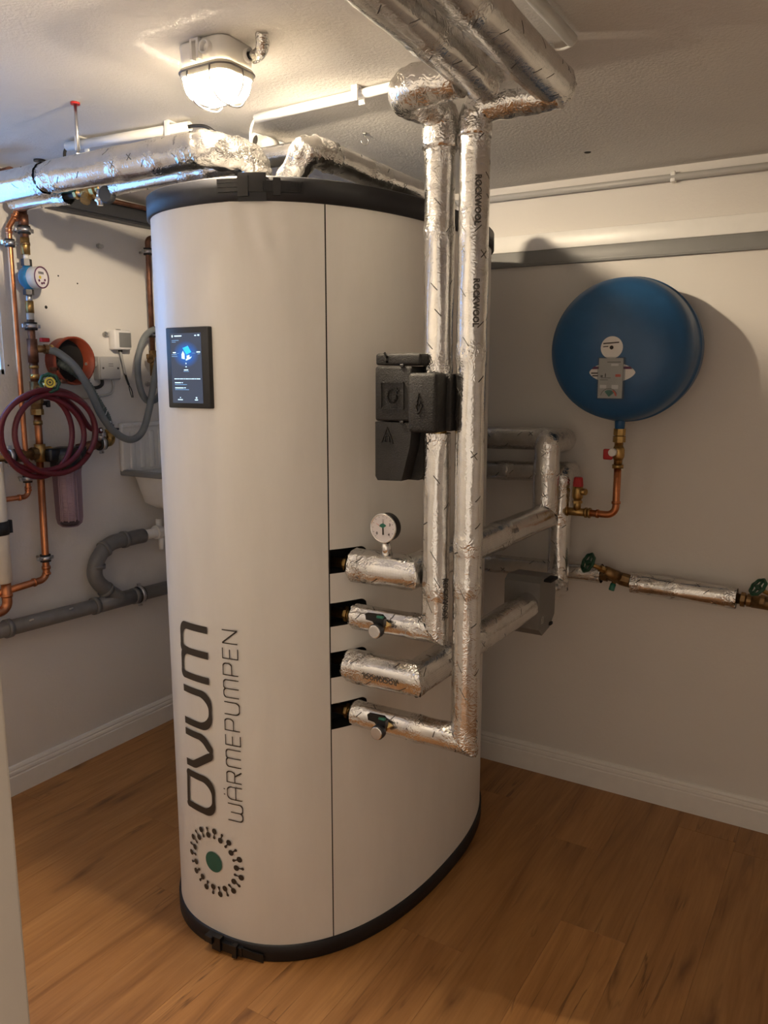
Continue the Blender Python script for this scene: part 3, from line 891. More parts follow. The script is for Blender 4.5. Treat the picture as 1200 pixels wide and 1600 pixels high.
foil_run(p, [(-.700, 1.515, 2.060), (-.640, .405, 2.060)], .040, caps=(True, False), crump_end=(.14, .1))
# lowest stub with the long riser
p = thing('insulated_pipe', 'long foil-wrapped riser from the lowest tank slot up to the right overhead pipe', 'pipe', (R2[0], PY, Z4), 'foil-wrapped pipes')
coupling(p, Z4)
foil_run(p, [(-1.058, PY, Z4), (R2[0], R2[1], Z4), (R2[0], R2[1], 2.0)], .0325, caps=(True, False), crump_end=(.10, .12), corner=.11)
foil_bend('insulation_bend', [(R2[0], R2[1], 1.985), (R2[0], R2[1], 2.045), (-.58, R2[1] + .01, 2.048)], .0345, p, .035, 1.0)
foil_run(p, [(-.596, 1.630, 2.062), (-.548, .405, 2.062)], .040, caps=(True, False), crump_end=(.10, .1))
for zt in (1.905, 1.700): pipe_text(p, 'ROCKWOOL', .0165, (R2[0], R2[1], zt), (0, 0, -1), CAMDIR, .0325)
# third stub
p = thing('insulated_pipe', 'thick foil-wrapped pipe from the third tank slot, running back to the grey valve block', 'pipe', (-.885, 2.0, Z3 - .04), 'foil-wrapped pipes')
coupling(p, Z3)
foil_run(p, [(-1.066, PY - .012, Z3), (-.885, PY - .012, Z3), (-.885, 2.315, Z3)], .0415, caps=(True, False), crump_end=(.28, .05), corner=.10)
pipe_text(p, 'ROCKWOOL', .0165, (-.905, PY - .012, Z3 + .0), (-1, 0, 0), (.1, -1, .12), .0415)
pipe_text(p, 'ROCKWOOL', .0145, (-.885, 1.70, Z3), (0, 1, 0), (1, -.2, .25), .0415)
p = thing('insulated_pipe', 'slim foil-wrapped pipe rising behind the grey valve block beside the red-capped valve', 'pipe', (-.893, 2.62, .8), 'foil-wrapped pipes')
foil_sec('insulation_section', (-.888, 2.435, Z3), (-.888, 2.60, Z3), .036, p, None, V((0, 1, 1)).normalized())
foil_sec('insulation_section', (-.888, 2.60, Z3), (-.888, 2.60, 1.150), .036, p, V((0, 1, 1)).normalized(), None, (.1, .12), amp=1.2)
foil_bend('insulation_bend', [(-.888, 2.60, 1.13), (-.888, 2.60, 1.168), (-.888, 2.705, 1.168), (-.97, 2.705, 1.168)], .036, p, .035, .6)
foil_sec('insulation_section', (-.965, 2.705, 1.166), (-1.50, 2.705, 1.150), .0345, p, amp=.5)

# pipe along the back wall with slanted stop valves
p = thing('insulated_pipe', 'foil-wrapped wall pipe with a slanted green-wheel stop valve between two sleeves', 'pipe', (-.8, 2.70, .78), 'foil-wrapped pipes')
foil_sec('insulation_section', (-1.45, 2.70, .800), (-.765, 2.70, .824), .033, p, amp=.6)
foil_sec('insulation_section', (-.662, 2.70, .806), (-.330, 2.70, .799), .0345, p, crump=(.14, .14), amp=1.15)
mm = MB().cyl((-.775, 2.70, .823), (-.64, 2.70, .807), .017, 16).cyl((-.765, 2.70, .823), (-.742, 2.70, .821), .024, 8, smooth=False).cyl((-.70, 2.70, .814), (-.668, 2.70, .809), .023, 8, smooth=False)
mm.cyl((-.70, 2.70, .815), (-.745, 2.66, .846), .021, 14, r1=.017)
obj('valve_body', mm, 'brass_dark', p)
obj('spindle', MB().cyl((-.745, 2.66, .846), (-.785, 2.622, .872), .007, 10).cyl((-.745, 2.66, .846), (-.757, 2.648, .854), .012, 8, smooth=False), 'brass', p)
def handwheel(name, c, axis, R, parent, mat='green_plastic', spokes=4):
    d = V(axis).normalized(); e1, e2 = frame(d); c = V(c)
    n = 32; ring = [c + (e1 * math.cos(2 * PI * i / n) + e2 * math.sin(2 * PI * i / n)) * R * (1 + .06 * math.cos(8 * PI * 2 * i / n)) for i in range(n)]
    mm = MB().tube(ring, R * .2, 10, closed=True)
    for k in range(spokes):
        a = 2 * PI * k / spokes; mm.tube([c, c + (e1 * math.cos(a) + e2 * math.sin(a)) * R], R * .15, 8)
    mm.lathe([(R * .32, -R * .2), (R * .34, 0), (R * .28, R * .18)], c, d, 14)
    return obj(name, mm, mat, parent)
handwheel('handwheel', (-.79, 2.617, .876), (-.62, -.60, .42), .030, p)
obj('drain_stub', MB().cyl((-.718, 2.70, .815), (-.7225, 2.694, .792), .008, 10), 'brass_dark', p)
obj('drain_plug', MB().cyl((-.722, 2.695, .795), (-.726, 2.685, .772), .010, 12, bev=.002), 'green_cap', p)
p2 = thing('stop_valve', 'slanted brass stop valve with green wheel cut off by the right picture edge', 'valve', (-.24, 2.70, .77))
mm = MB().cyl((-.345, 2.70, .799), (-.12, 2.70, .793), .0165, 16)
for x, r in ((-.318, .024), (-.300, .021), (-.262, .023)): mm.cyl((x, 2.70, .798), (x + .013, 2.70, .7975), r, 8 if r > .022 else 16, smooth=False)
mm.cyl((-.285, 2.70, .797), (-.14, 2.70, .794), .0215, 16).cyl((-.175, 2.70, .795), (-.225, 2.66, .832), .018, 12)
obj('valve_body', mm, 'brass_dark', p2)
obj('spindle', MB().cyl((-.225, 2.66, .832), (-.262, 2.632, .858), .007, 10), 'brass', p2)
handwheel('handwheel', (-.264, 2.630, .861), (-.62, -.45, .60), .027, p2)

# ball valves with lever and thermometer knob
def ball_valve(x, z, label):
    t = thing('ball_valve', label, 'valve', (x, PY - .03, z - .02), 'lever valves on the tank pipes')
    yb = PY - .026
    obj('stem', MB().cyl((x, yb + .004, z), (x, yb - .018, z), .0115, 8, smooth=False).cyl((x, yb - .016, z), (x, yb - .026, z), .008, 12), 'brass_bright', t)
    obj('thermometer', MB().lathe([(.009, 0), (.0165, .006), (.0175, .010), (.0175, .022), (.0165, .024)], (x - .004, yb - .020, z - .006), (0, -1, 0), 28), 'steel_dark', t)
    obj('dial', MB().lathe([(.0158, 0), (.0158, .0022), (.014, .003)], (x - .004, yb - .0435, z - .006), (0, -1, 0), 28), 'chrome', t)
    lv = MB().prism([(-.038, .024), (-.036, .010), (-.018, .008), (-.006, -.004), (.012, -.004), (.014, .018), (.004, .026)], (x - .002, yb - .028, z + .004), (1, 0, 0), (0, 0, 1), (0, 1, 0), .013)
    obj('lever', lv, 'black_plastic', t)
    obj('lever_cap', MB().rbox((x + .003, yb - .0285, z + .0265), (.018, .010, .006), .002), 'green_cap', t)
ball_valve(-.955, Z2 + .001, 'black lever valve with round thermometer on the second tank pipe from the top')
ball_valve(-.950, Z4 + .004, 'black lever valve with round thermometer on the lowest tank pipe')

# pressure gauge on the top stub
gc = V((-.963, 1.575, 1.148))
g = thing('pressure_gauge', 'round black pressure gauge with white dial on the topmost tank pipe', 'gauge', (-.963, 1.596, 1.08))
obj('case', MB().lathe([(.030, -.026), (.0335, -.022), (.0345, 0), (.0345, .003)], gc, (0, -1, 0), 36), 'black_plastic', g)
obj('bezel', MB().lathe([(.0345, 0), (.0352, .001), (.0352, .005), (.0325, .006), (.0315, .003)], gc, (0, -1, 0), 36, cap=False), 'chrome', g)
dial = obj('dial', MB().lathe([(.0318, .0), (.0318, .0035)], gc, (0, -1, 0), 36), 'gauge_face', g)
obj('stem', MB().cyl((gc.x, gc.y + .008, gc.z - .034), (gc.x, gc.y + .014, gc.z - .068), .010, 12, r1=.014), 'chrome', g)
yf = gc.y - .0041
def dq(mb, a, r0, r1, w0, w1):
    ca, sa = math.sin(a), math.cos(a); px, pz = sa, -ca
    f = lambda r, w_: (gc.x + r * ca + w_ * px, yf, gc.z + r * sa + w_ * pz)
    mb.add([f(r0, -w0), f(r1, -w1), f(r1, w1), f(r0, w0)], [(0, 1, 2, 3)], False)
mm = MB()
for i in range(13): dq(mm, math.radians(-135 + 270 * i / 12), .026, .0295, .0004, .0004)
dq(mm, math.radians(178), -.006, .016, .0022, .0024); dq(mm, math.radians(-4), .004, .022, .0006, .0003); dq(mm, math.radians(6), .004, .022, .0006, .0003)
obj('pointer', mm, 'print_black', g)
mm = MB(); vs = [(gc.x, yf - .0001, gc.z)] + [(gc.x + .011 * math.sin(math.radians(-70 + 14 * i)), yf - .0001, gc.z + .011 * math.cos(math.radians(-70 + 14 * i))) for i in range(10)]
mm.add(vs, [tuple(range(11))], False); obj('green_field', mm, 'green_cap', g)
mm = MB(); dq(mm, math.radians(-62), .004, .021, .0008, .0003); obj('red_hand', mm, 'print_red', g)
for a_, s_ in ((-128, '0'), (62, '3'), (130, '4')):
    flat_text(s_, .009, (gc.x + .021 * math.sin(math.radians(a_)), yf - .0002, gc.z + .021 * math.cos(math.radians(a_))), (1, 0, 0), (0, 0, 1), 'print_black', g, 'numeral')

# pump group in black foam shells
pg = thing('pump_group', 'black foam insulated pump group fixed on the left riser', 'pump', (-.88, 1.58, 1.27))
def shell(name, x0, x1, y0, y1, z0, z1, bev=.006, parent=pg, mat='foam_black'):
    return obj(name, MB().rbox(((x0 + x1) / 2, (y0 + y1) / 2, (z0 + z1) / 2), (x1 - x0, y1 - y0, z1 - z0), bev, 3), mat, parent)
YP = 1.535
top = shell('lid_shell', -.961, -.846, YP, 1.64, 1.5225, 1.5485)
mid = shell('middle_shell', -.962, -.866, YP - .001, 1.64, 1.400, 1.5205)
mm = MB(); bmx = bmesh.new()
pr_ = [(-.961, 1.398), (-.866, 1.398), (-.872, 1.345), (-.893, 1.268), (-.955, 1.266), (-.961, 1.275)]
lowp = MB().prism([(a, b_) for a, b_ in pr_], (0, YP, 0), (1, 0, 0), (0, 0, 1), (0, 1, 0), .105)
low = obj('lower_shell', lowp, 'foam_black', pg)
lowb = obj('lower_back_shell', MB().prism([(-.905, 1.398), (-.846, 1.398), (-.852, 1.285), (-.875, 1.266), (-.905, 1.266)], (0, YP + .045, 0), (1, 0, 0), (0, 0, 1), (0, 1, 0), .07), 'foam_black', pg)
bmx.free()
sm = shell('front_shell', -.871, -.800, 1.522, 1.575, 1.378, 1.506, .009)
shell('rear_shell', -.869, -.790, 1.572, 1.66, 1.380, 1.504, .004)
obj('brass_union', MB().cyl((R1[0], PY, 1.368), (R1[0], PY, 1.382), .022, 8, smooth=False), 'brass_bright', pg)
def line(mb, pts, w_, y, y2):
    P = [V((a, 0, b_)) for a, b_ in pts]
    for a, b_ in zip(P[:-1], P[1:]):
        d = (b_ - a).normalized(); n = V((-d.z, 0, d.x)) * w_ / 2; e = d * w_ / 2
        mb.add([V((q_.x, yy, q_.z)) for yy in (y, y2) for q_ in (a - e - n, b_ + e - n, b_ + e + n, a - e + n)], [(0, 1, 2, 3), (4, 7, 6, 5), (0, 4, 5, 1), (1, 5, 6, 2), (2, 6, 7, 3), (3, 7, 4, 0)], False)
    return mb
sq = [(-.944, 1.428), (-.944, 1.485), (-.887, 1.485), (-.887, 1.428), (-.944, 1.428)]
ye = YP - .001
obj('embossed_frame', line(MB(), sq, .0022, ye - .003, ye + .001), 'foam_black', mid)
cg = [(-.915 + .012 * math.cos(math.radians(a)), 1.456 + .0145 * math.sin(math.radians(a))) for a in range(60, 341, 20)] + [(-.904, 1.456), (-.915, 1.456)]
em = line(MB(), cg, .003, ye - .003, ye + .001); line(em, [(-.910, 1.468), (-.900, 1.468)], .003, ye - .003, ye + .001); line(em, [(-.905, 1.473), (-.905, 1.463)], .003, ye - .003, ye + .001)
obj('embossed_mark', em, 'foam_black', mid)
em = line(MB(), [(-.944, 1.352), (-.929, 1.386), (-.914, 1.352), (-.944, 1.352)], .002, YP - .003, YP + .001); line(em, [(-.934, 1.355), (-.934, 1.367), (-.929, 1.371), (-.924, 1.367), (-.924, 1.355)], .002, YP - .003, YP + .001)
obj('embossed_triangle', em, 'foam_black', low)
ar = [(-.842, 1.462), (-.846, 1.446), (-.846, 1.438), (-.851, 1.438), (-.843, 1.420), (-.833, 1.438), (-.839, 1.438), (-.839, 1.446)]
obj('embossed_arrow', line(MB(), ar, .0022, 1.519, 1.523), 'foam_black', sm)
obj('hook_recess', line(MB(), [(-.936, 1.548), (-.930, 1.540), (-.930, 1.530), (-.937, 1.528)], .005, YP - .0006, YP + .001), 'slot_black', top)
for zz in (1.5215, 1.399):
    obj('latch', MB().rbox((-.891, YP - .001, zz), (.010, .006, .006), .001), 'black_plastic', mid)

# grey insulated valve block on the wall-bound pipe
vb = thing('valve_block', 'grey insulated valve block with chamfered corners at the end of the wall-bound pipe', 'valve', (-.90, 2.37, .69))
mm = MB().prism([(2.305, .715), (2.335, .690), (2.40, .700), (2.445, .735), (2.448, .83), (2.425, .872), (2.33, .880), (2.305, .865)], (-.960, 0, 0), (0, 1, 0), (0, 0, 1), (1, 0, 0), .118)
blk = obj('block', mm, 'grey_plastic', vb)
obj('groove', MB().rbox((-.842, 2.368, .868), (.05, .065, .009), .003), 'slot_black', vb)
obj('lug', MB().rbox((-.8415, 2.405, .712), (.012, .022, .010), .002), 'slot_black', vb)
mm = MB()
for (a, b_, c_, d_) in ((2.322, 2.340, .731, .733), (2.322, 2.340, .750, .752), (2.322, 2.324, .731, .752), (2.338, 2.340, .731, .752), (2.328, 2.335, .737, .7385), (2.328, 2.3295, .737, .746), (2.328, 2.335, .7445, .746)):
    mm.box((-.8415, (a + b_) / 2, (c_ + d_) / 2), (.0016, b_ - a, d_ - c_))
obj('printed_mark', mm, 'conduit_grey', vb)

# ------------------------------------------------------------------ expansion vessel
VC = V((-.697, 2.585, 1.580))
ves = thing('expansion_vessel', 'round blue expansion vessel hanging on the back wall', 'vessel', (VC.x, VC.y, VC.z - .23))
RV = .2225
prof = [(0.001, -.172), (.15, -.166), (.195, -.150), (.218, -.125), (RV, -.09), (RV, -.048), (RV + .004, -.046), (RV + .004, -.036), (RV, -.034), (RV, .0), (RV - .004, .03), (.214, .058), (.192, .082), (.155, .100), (.11, .112), (.06, .118), (0.001, .120)]
obj('shell', MB().lathe(prof, VC, (0, -1, 0), 96), 'blue_paint', ves)
obj('neck', MB().cyl(VC + V((0, .0, -.20)), VC + V((0, .0, -.255)), .017, 20, r1=.015), 'blue_paint', ves)
obj('wall_bracket', MB().box((VC.x, YB - .012, VC.z), (.06, .024, .20)), 'steel_dark', ves)
# stickers lie on the domed front
def vy(x, z):
    r = math.hypot(x - VC.x, z - VC.z); pr2 = sorted((a, b_) for a, b_ in prof if b_ >= 0)
    for (a, b_), (c_, d_) in zip(pr2[:-1], pr2[1:]):
        if a <= r <= c_: return VC.y - (b_ + (d_ - b_) * (r - a) / (c_ - a))
    return VC.y
def sticker(name, pts, mat, off=.0015):
    vs = []; n = len(pts); cx = sum(p_[0] for p_ in pts) / n; cz = sum(p_[1] for p_ in pts) / n
    for f_ in (0, .5, 1):
        for a, b_ in pts:
            x = cx + (a - cx) * f_; z = cz + (b_ - cz) * f_; vs.append(V((x, vy(x, z) - off, z)))
    fs = [(i, n + i, n + (i + 1) % n) for i in range(n)] + [(n + i, 2 * n + i, 2 * n + (i + 1) % n, n + (i + 1) % n) for i in range(n)]
    return obj(name, MB().add(vs, fs), mat, ves)
def vp(px, py):   # a point of the dome seen at this place in the survey picture
    y = VC.y - .118
    for _ in range(6):
        q_ = onY(px, py, y); y = vy(q_.x, q_.z)
    return onY(px, py, y)
c0 = vp(956, 543); rs = .0335
sticker('round_label', [(c0.x + rs * math.cos(2 * PI * i / 28), c0.z + rs * math.sin(2 * PI * i / 28)) for i in range(28)], 'paper')
sticker('label_hole', [(c0.x + .006 * math.cos(2 * PI * i / 12), c0.z + .006 * math.sin(2 * PI * i / 12)) for i in range(12)], 'hole_dark', .003)
sticker('label_print', [(c0.x - .026, c0.z + .010), (c0.x + .022, c0.z + .013), (c0.x + .022, c0.z + .017), (c0.x - .026, c0.z + .014)], 'print_ink', .003)
sticker('label_print', [(c0.x - .026, c0.z + .001), (c0.x - .010, c0.z + .002), (c0.x - .010, c0.z + .005), (c0.x - .026, c0.z + .004)], 'print_ink', .003)
c1 = vp(956, 582)
lens = [(c1.x + .070 * math.cos(2 * PI * i / 32), c1.z + .030 * math.copysign(abs(math.sin(2 * PI * i / 32)) ** 1.3, math.sin(2 * PI * i / 32))) for i in range(32)]
sticker('wide_label', lens, 'paper')
sticker('label_stripe', [(c1.x - .062, c1.z + .010), (c1.x + .062, c1.z + .010), (c1.x + .055, c1.z + .018), (c1.x - .055, c1.z + .018)], 'print_purple', .003)
for i, dz in enumerate((-.002, -.010)): sticker('label_print', [(c1.x - .064 + .004 * i, c1.z + dz - .002), (c1.x - .042, c1.z + dz - .002), (c1.x - .042, c1.z + dz + .002), (c1.x - .064 + .004 * i, c1.z + dz + .002)], 'print_ink', .003)
# service card in a clear sleeve
cc = vp(956, 591); cc.y -= .010
cd = thing('service_card', 'small printed service card in a clear sleeve stuck on the blue vessel', 'card', (cc.x, cc.y, cc.z - .06))
cw, chh = .083, .126
obj('sleeve', MB().rbox((cc.x, cc.y, cc.z), (cw, .012, chh), .003), 'card_clear', cd)
obj('card', MB().box((cc.x - .001, cc.y, cc.z), (cw - .010, .006, chh - .006)), 'paper_grey', cd)
yc_ = cc.y - .0035
def cq(name, x0, x1, z0, z1, mat): obj(name, quad(MB(), cc.x + x0, cc.x + x1, cc.z + z0, cc.z + z1, yc_), mat, cd)
cq('print_line', -.012, .028, .047, .049, 'print_ink'); cq('print_field', .0, .022, .037, .043, 'paper'); cq('print_line', -.03, .0, .0, .0016, 'print_ink'); cq('print_line', -.032, -.008, -.006, -.0044, 'print_ink')
cq('print_symbol', -.018, -.0145, .003, .014, 'print_ink'); cq('print_symbol', -.031, -.024, .003, .009, 'print_ink'); cq('red_mark', .014, .030, .004, .012, 'print_red')
cq('print_field', -.032, -.012, -.030, -.020, 'paper'); cq('print_field', .004, .024, -.032, -.020, 'paper')
def fan(name, a0, a1, r0, r1, mat, dy=0.):
    vs = []; n = 12
    for i in range(n + 1):
        a = math.radians(a0 + (a1 - a0) * i / n)
        for r in (r0, r1): vs.append((cc.x - .003 + r * math.cos(a), yc_ - .0002 - dy, cc.z - .056 + r * math.sin(a)))
    obj(name, MB().add(vs, [(2 * i, 2 * i + 1, 2 * i + 3, 2 * i + 2) for i in range(n)], False), mat, cd)
fan('dial_green', 40, 130, .001, .021, 'green_cap'); fan('dial_red', 8, 60, .019, .024, 'print_red'); fan('dial_arc', 20, 170, .0245, .026, 'print_ink'); fan('dial_needle', 62, 68, .0, .019, 'print_ink', .0002)

# connection below the vessel
vc = thing('vessel_connection', 'copper pipe with red shut-off handle below the blue vessel', 'pipe', (VC.x, VC.y, 1.05))
vx, vyy = VC.x, VC.y
obj('union', MB().cyl((vx, vyy, 1.333), (vx, vyy, 1.312), .0195, 8, smooth=False).cyl((vx, vyy, 1.309), (vx, vyy, 1.290), .0205, 8, smooth=False).cyl((vx, vyy, 1.32), (vx, vyy, 1.28), .014, 16), 'brass', vc)
obj('shutoff_body', MB().cyl((vx, vyy, 1.295), (vx, vyy, 1.205), .0135, 16).lathe([(.014, 0), (.019, .012), (.019, .034), (.014, .046)], (vx, vyy, 1.232), (0, 0, 1), 16).cyl((vx, vyy, 1.218), (vx, vyy, 1.206), .018, 16), 'brass', vc)
obj('red_handle', MB().rbox((vx - .026, vyy - .026, 1.252), (.030, .014, .034), .004), 'red_plastic', vc)
obj('handle_cap', MB().cyl((vx - .010, vyy - .020, 1.259), (vx - .010, vyy - .042, 1.259), .0125, 18, bev=.002), 'white_plastic', vc)
cpth = fillet([(vx, vyy, 1.21), (vx, vyy, 1.052), (vx - .16, vyy, 1.052)], .03)
obj('copper_pipe', MB().tube(cpth, .0115, 16).cyl((vx, vyy, 1.098), (vx, vyy, 1.090), .0145, 16).cyl((vx - .055, vyy, 1.052), (vx - .063, vyy, 1.052), .0145, 16), 'copper', vc)
sv = thing('safety_valve', 'brass safety valve with a red cap on the thin copper pipe', 'valve', (vx - .128, vyy, 1.05))
xx = vx - .128
mm = MB().cyl((vx - .085, vyy, 1.052), (vx - .185, vyy, 1.052), .0135, 16)
for x in (-.088, -.100, -.163, -.175): mm.cyl((vx + x, vyy, 1.052), (vx + x + .006, vyy, 1.052), .0175, 16)
mm.cyl((xx, vyy, 1.052), (xx, vyy, 1.10), .0125, 16).cyl((xx, vyy, 1.082), (xx, vyy, 1.090), .017, 6, smooth=False).lathe([(.012, 0), (.0175, .008), (.0185, .03), (.016, .048)], (xx, vyy, 1.092), (0, 0, 1), 18).cyl((xx, vyy, 1.122), (xx + .030, vyy - .01, 1.122), .011, 12)
obj('valve_body', mm, 'brass', sv)
obj('red_cap', MB().lathe([(.0175, 0), (.0175, .006), (.015, .028), (.013, .031)], (xx, vyy, 1.138), (0, 0, 1), 10, smooth=False), 'red_plastic', sv)

# ------------------------------------------------------------------ ceiling lamp
_n, _l, _r = onC(354, 89.5, .050), onC(286.5, 113.5, .050), onC(399, 109, .050)
LC = V(((_n.x + _l.x) / 2 - .004, (_n.y + _r.y) / 2 + .010, 0))
ZL = zc(LC.y)                     # ceiling height at the lamp
DZ = ZL - 2.154
lamp = thing('bulkhead_lamp', 'caged white bulkhead lamp glowing on the ceiling above the tank', 'lamp', (LC.x, LC.y, ZL - .13))
def rrect(hx, hy, R, n=8):
    out = []
    for cx, cy, a0 in ((hx - R, hy - R, 0), (-hx + R, hy - R, 90), (-hx + R, -hy + R, 180), (hx - R, -hy + R, 270)):
        for k in range(n + 1):
            a = math.radians(a0 + 90 * k / n); out.append((cx + R * math.cos(a), cy + R * math.sin(a)))
    return out
def loft(rings, cap0=True, cap1=True, smooth=True):
    mb = MB(); n = len(rings[0]); vs = [V(p_) for r_ in rings for p_ in r_]
    fs = [(i * n + k, i * n + (k + 1) % n, (i + 1) * n + (k + 1) % n, (i + 1) * n + k) for i in range(len(rings) - 1) for k in range(n)]
    mb.add(vs, fs, smooth)
    if cap0: mb.f.append(tuple(reversed(range(n)))); mb.sm.append(False)
    if cap1: mb.f.append(tuple((len(rings) - 1) * n + k for k in range(n))); mb.sm.append(False)
    return mb
HX, HY = .068, .054
def ring(sx, sy, R, z): return [(LC.x + a, LC.y + b_, z) for a, b_ in rrect(HX * sx, HY * sy, R * .8)]
base = loft([ring(.97, .97, .03, ZL), ring(1, 1, .03, ZL - .004), ring(.97, .97, .032, 2.106 + DZ)])
obj('housing', base, 'lamp_plastic', lamp)
ns = 44
obj('seal_ring', loft([ring(1.0, 1.0, .034, 2.107 + DZ), ring(1.03, 1.04, .036, 2.105 + DZ), ring(1.03, 1.04, .036, 2.090 + DZ), ring(.985, .985, .034, 2.088 + DZ)], False, False), 'glass_ring', lamp)
# ribbed dome
def dome_ring(f_, z, rib=.0):
    pts = rrect(HX * f_ * .97, HY * f_ * .97, .027 * f_, 12); out = []
    for i, (a, b_) in enumerate(pts):
        k = 1 + (rib if i % 2 else -rib)
        out.append((LC.x + a * k, LC.y + b_ * k, z))
    return out
dome = loft([dome_ring(1, 2.100 + DZ, .012), dome_ring(.985, 2.088 + DZ, .012), dome_ring(.96, 2.074 + DZ, .012), dome_ring(.91, 2.061 + DZ, .008), dome_ring(.80, 2.051 + DZ, .004), dome_ring(.55, 2.045 + DZ), dome_ring(.2, 2.043 + DZ)], False, True)
obj('glass_dome', dome, 'lamp_glass', lamp)
bc = V((LC.x - .010, LC.y - .002, 2.087 + DZ))
obj('bulb', MB().lathe([(.009, -.036), (.013, -.030), (.0175, -.014), (.018, .003), (.015, .017), (.008, .026), (.001, .029)], bc, (-1, 0, 0), 20), 'bulb', lamp)
obj('bulb_socket', MB().cyl((bc.x + .034, bc.y, bc.z), (bc.x + .062, bc.y, bc.z + .004), .013, 16), 'white_plastic', lamp)
# wire guard: hoop, two cross bows and one lengthwise bow
gz, gt = 2.034 + DZ, .0019
def bow(along, pos, half):
    pts = [(-half, 2.100 + DZ), (-half, 2.068 + DZ), (-half * .72, 2.043 + DZ), (-half * .3, gz), (half * .3, gz), (half * .72, 2.043 + DZ), (half, 2.068 + DZ), (half, 2.100 + DZ)]
    P3 = [V((LC.x + pos, LC.y + a, z)) if along == 'y' else V((LC.x + a, LC.y + pos, z)) for a, z in pts]
    return MB().tube(spline(P3, 8), gt, 8)
for pos in (-.032, .032): obj('guard_wire', bow('y', pos, HY * 1.06), 'guard_wire', lamp)
for pos in (0.,): obj('guard_wire', bow('x', pos, HX * 1.06), 'guard_wire', lamp)
hoop = [V(q_) for q_ in [(LC.x + a, LC.y + b_, 2.0985 + DZ) for a, b_ in rrect(HX * 1.06, HY * 1.07, .03)]]
obj('guard_wire', MB().tube(hoop, gt, 8, closed=True), 'guard_wire', lamp)
obj('mounting_lug', MB().box((LC.x - .012, LC.y - HY - .005, 2.132 + DZ), (.006, .012, .040)).box((LC.x + .006, LC.y - HY - .005, 2.132 + DZ), (.006, .012, .040)).box((LC.x - .003, LC.y - HY - .004, 2.150 + DZ), (.024, .012, .005)), 'lamp_plastic', lamp)
for (ox, oy, ax) in ((.024, -HY - .002, (0, -1, 0)), (HX - .002, .022, (1, 0, 0))):
    o_ = (LC.x + ox, LC.y + oy, 2.132 + DZ)
    obj('cable_entry', MB().lathe([(.014, -.014), (.014, .009), (.0105, .009), (.010, -.004), (.001, -.004)], o_, ax, 24), 'lamp_plastic', lamp)
cb = thing('foil_cable', 'crumpled foil-wrapped cable leading from the ceiling lamp into the ceiling', 'cable', (LC.x + HX + .04, LC.y + .02, ZL - .04))
ze = ZL - .022
path = spline([(LC.x + HX + .002, LC.y + .022, ze), (LC.x + HX + .022, LC.y + .022, ze - .005), (LC.x + HX + .048, LC.y + .012, ze), (LC.x + HX + .064, LC.y - .006, ZL + .004)], 8)
obj('cable', MB().tube(path[:10], .007, 10), 'rubber', cb)
mb = MB().tube(path[7:], .0135, 18); 
for i, v_ in enumerate(mb.v): mb.v[i] = v_ + V((1, 1, 1)) * .003 * mnoise.noise(v_ * 90); mb.cr[i] = 1.0
obj('foil_wrap', mb, 'foil', cb)

# ------------------------------------------------------------------ ceiling conduits, hooks, rods
def clipbox(parent, c, axis='x', w_=.018, h=.034):
    mm = MB()
    for sg in (-1, 1):
        off = V((0, sg * .017, 0)) if axis == 'x' else V((sg * .017, 0, 0))
        mm.rbox(V(c) + off, (w_, .005, h) if axis == 'x' else (.005, w_, h), .001)
    mm.rbox(V(c) + V((0, 0, h / 2 - .002)), (w_, .038, .005) if axis == 'x' else (.038, w_, .005), .001)
    obj('clip', mm, 'white_plastic', parent)
def hollow(mb, p0, p1, r, t=.002):
    p0 = V(p0); p1 = V(p1); L = (p1 - p0).length
    return mb.lathe([(r - t, .03), (r - t, 0), (r, 0), (r, L), (r - t, L), (r - t, L - .03)], p0, p1 - p0, 20, cap=False)
def clip_at(c_, p_, r_, axis='x', w_=.018):
    clipbox(c_, (p_.x, p_.y, zc(p_.y) - r_ - .004), axis, w_, 2 * r_ + .010)
a, b_ = onC(105, 229, .018), onC(297, 197, .018)
c = thing('ceiling_conduit', 'white conduit tube clipped to the ceiling left of the lamp', 'conduit', (a + b_) / 2 - V((0, 0, .013)))
obj('tube', hollow(MB(), a, b_, .0125), 'white_plastic', c)
for f_ in (.13, .86): clip_at(c, a.lerp(b_, f_), .015)
obj('cable', MB().tube(spline([b_ + V((-.03, 0, 0)), b_ + V((.02, .0, -.002)), b_ + V((.06, .01, -.012)), b_ + V((.09, .04, -.05)), b_ + V((.10, .07, -.13))], 6), .0045, 8), 'steel_dark', c)
obj('cable', MB().tube(spline([a + V((.02, 0, 0)), a + V((-.012, 0, -.012)), a + V((-.016, .002, -.06)), a + V((-.016, .003, -.12))], 6), .0045, 8), 'rubber', c)
a, b_ = onC(400, 185, .014), onC(864, 77, .014)
c = thing('ceiling_conduit', 'slim white conduit across the ceiling, running behind the foil pipe bends', 'conduit', (a + b_) / 2 - V((0, 0, .012)))
obj('tube', hollow(MB(), a, b_, .0115), 'white_plastic', c)
clip_at(c, onC(560, 146, .014), .013)
obj('cable', MB().tube(spline([a + V((.01, 0, 0)), a + V((-.012, .002, -.008)), a + V((-.026, .006, -.04)), a + V((-.03, .016, -.11))], 6), .0035, 8), 'white_plastic', c)
e0 = b_.copy(); a = onC(893, 62, .014); b_ = onC(834, -3, .014)
far = a + (b_ - a).normalized() * (a.y - .40); far.z = zc(far.y) - .014
c = thing('ceiling_conduit', 'short white conduit tube on the ceiling at the top right', 'conduit', (a + far) / 2 - V((0, 0, .012)))
obj('tube', hollow(MB(), far, a, .0125), 'white_plastic', c)
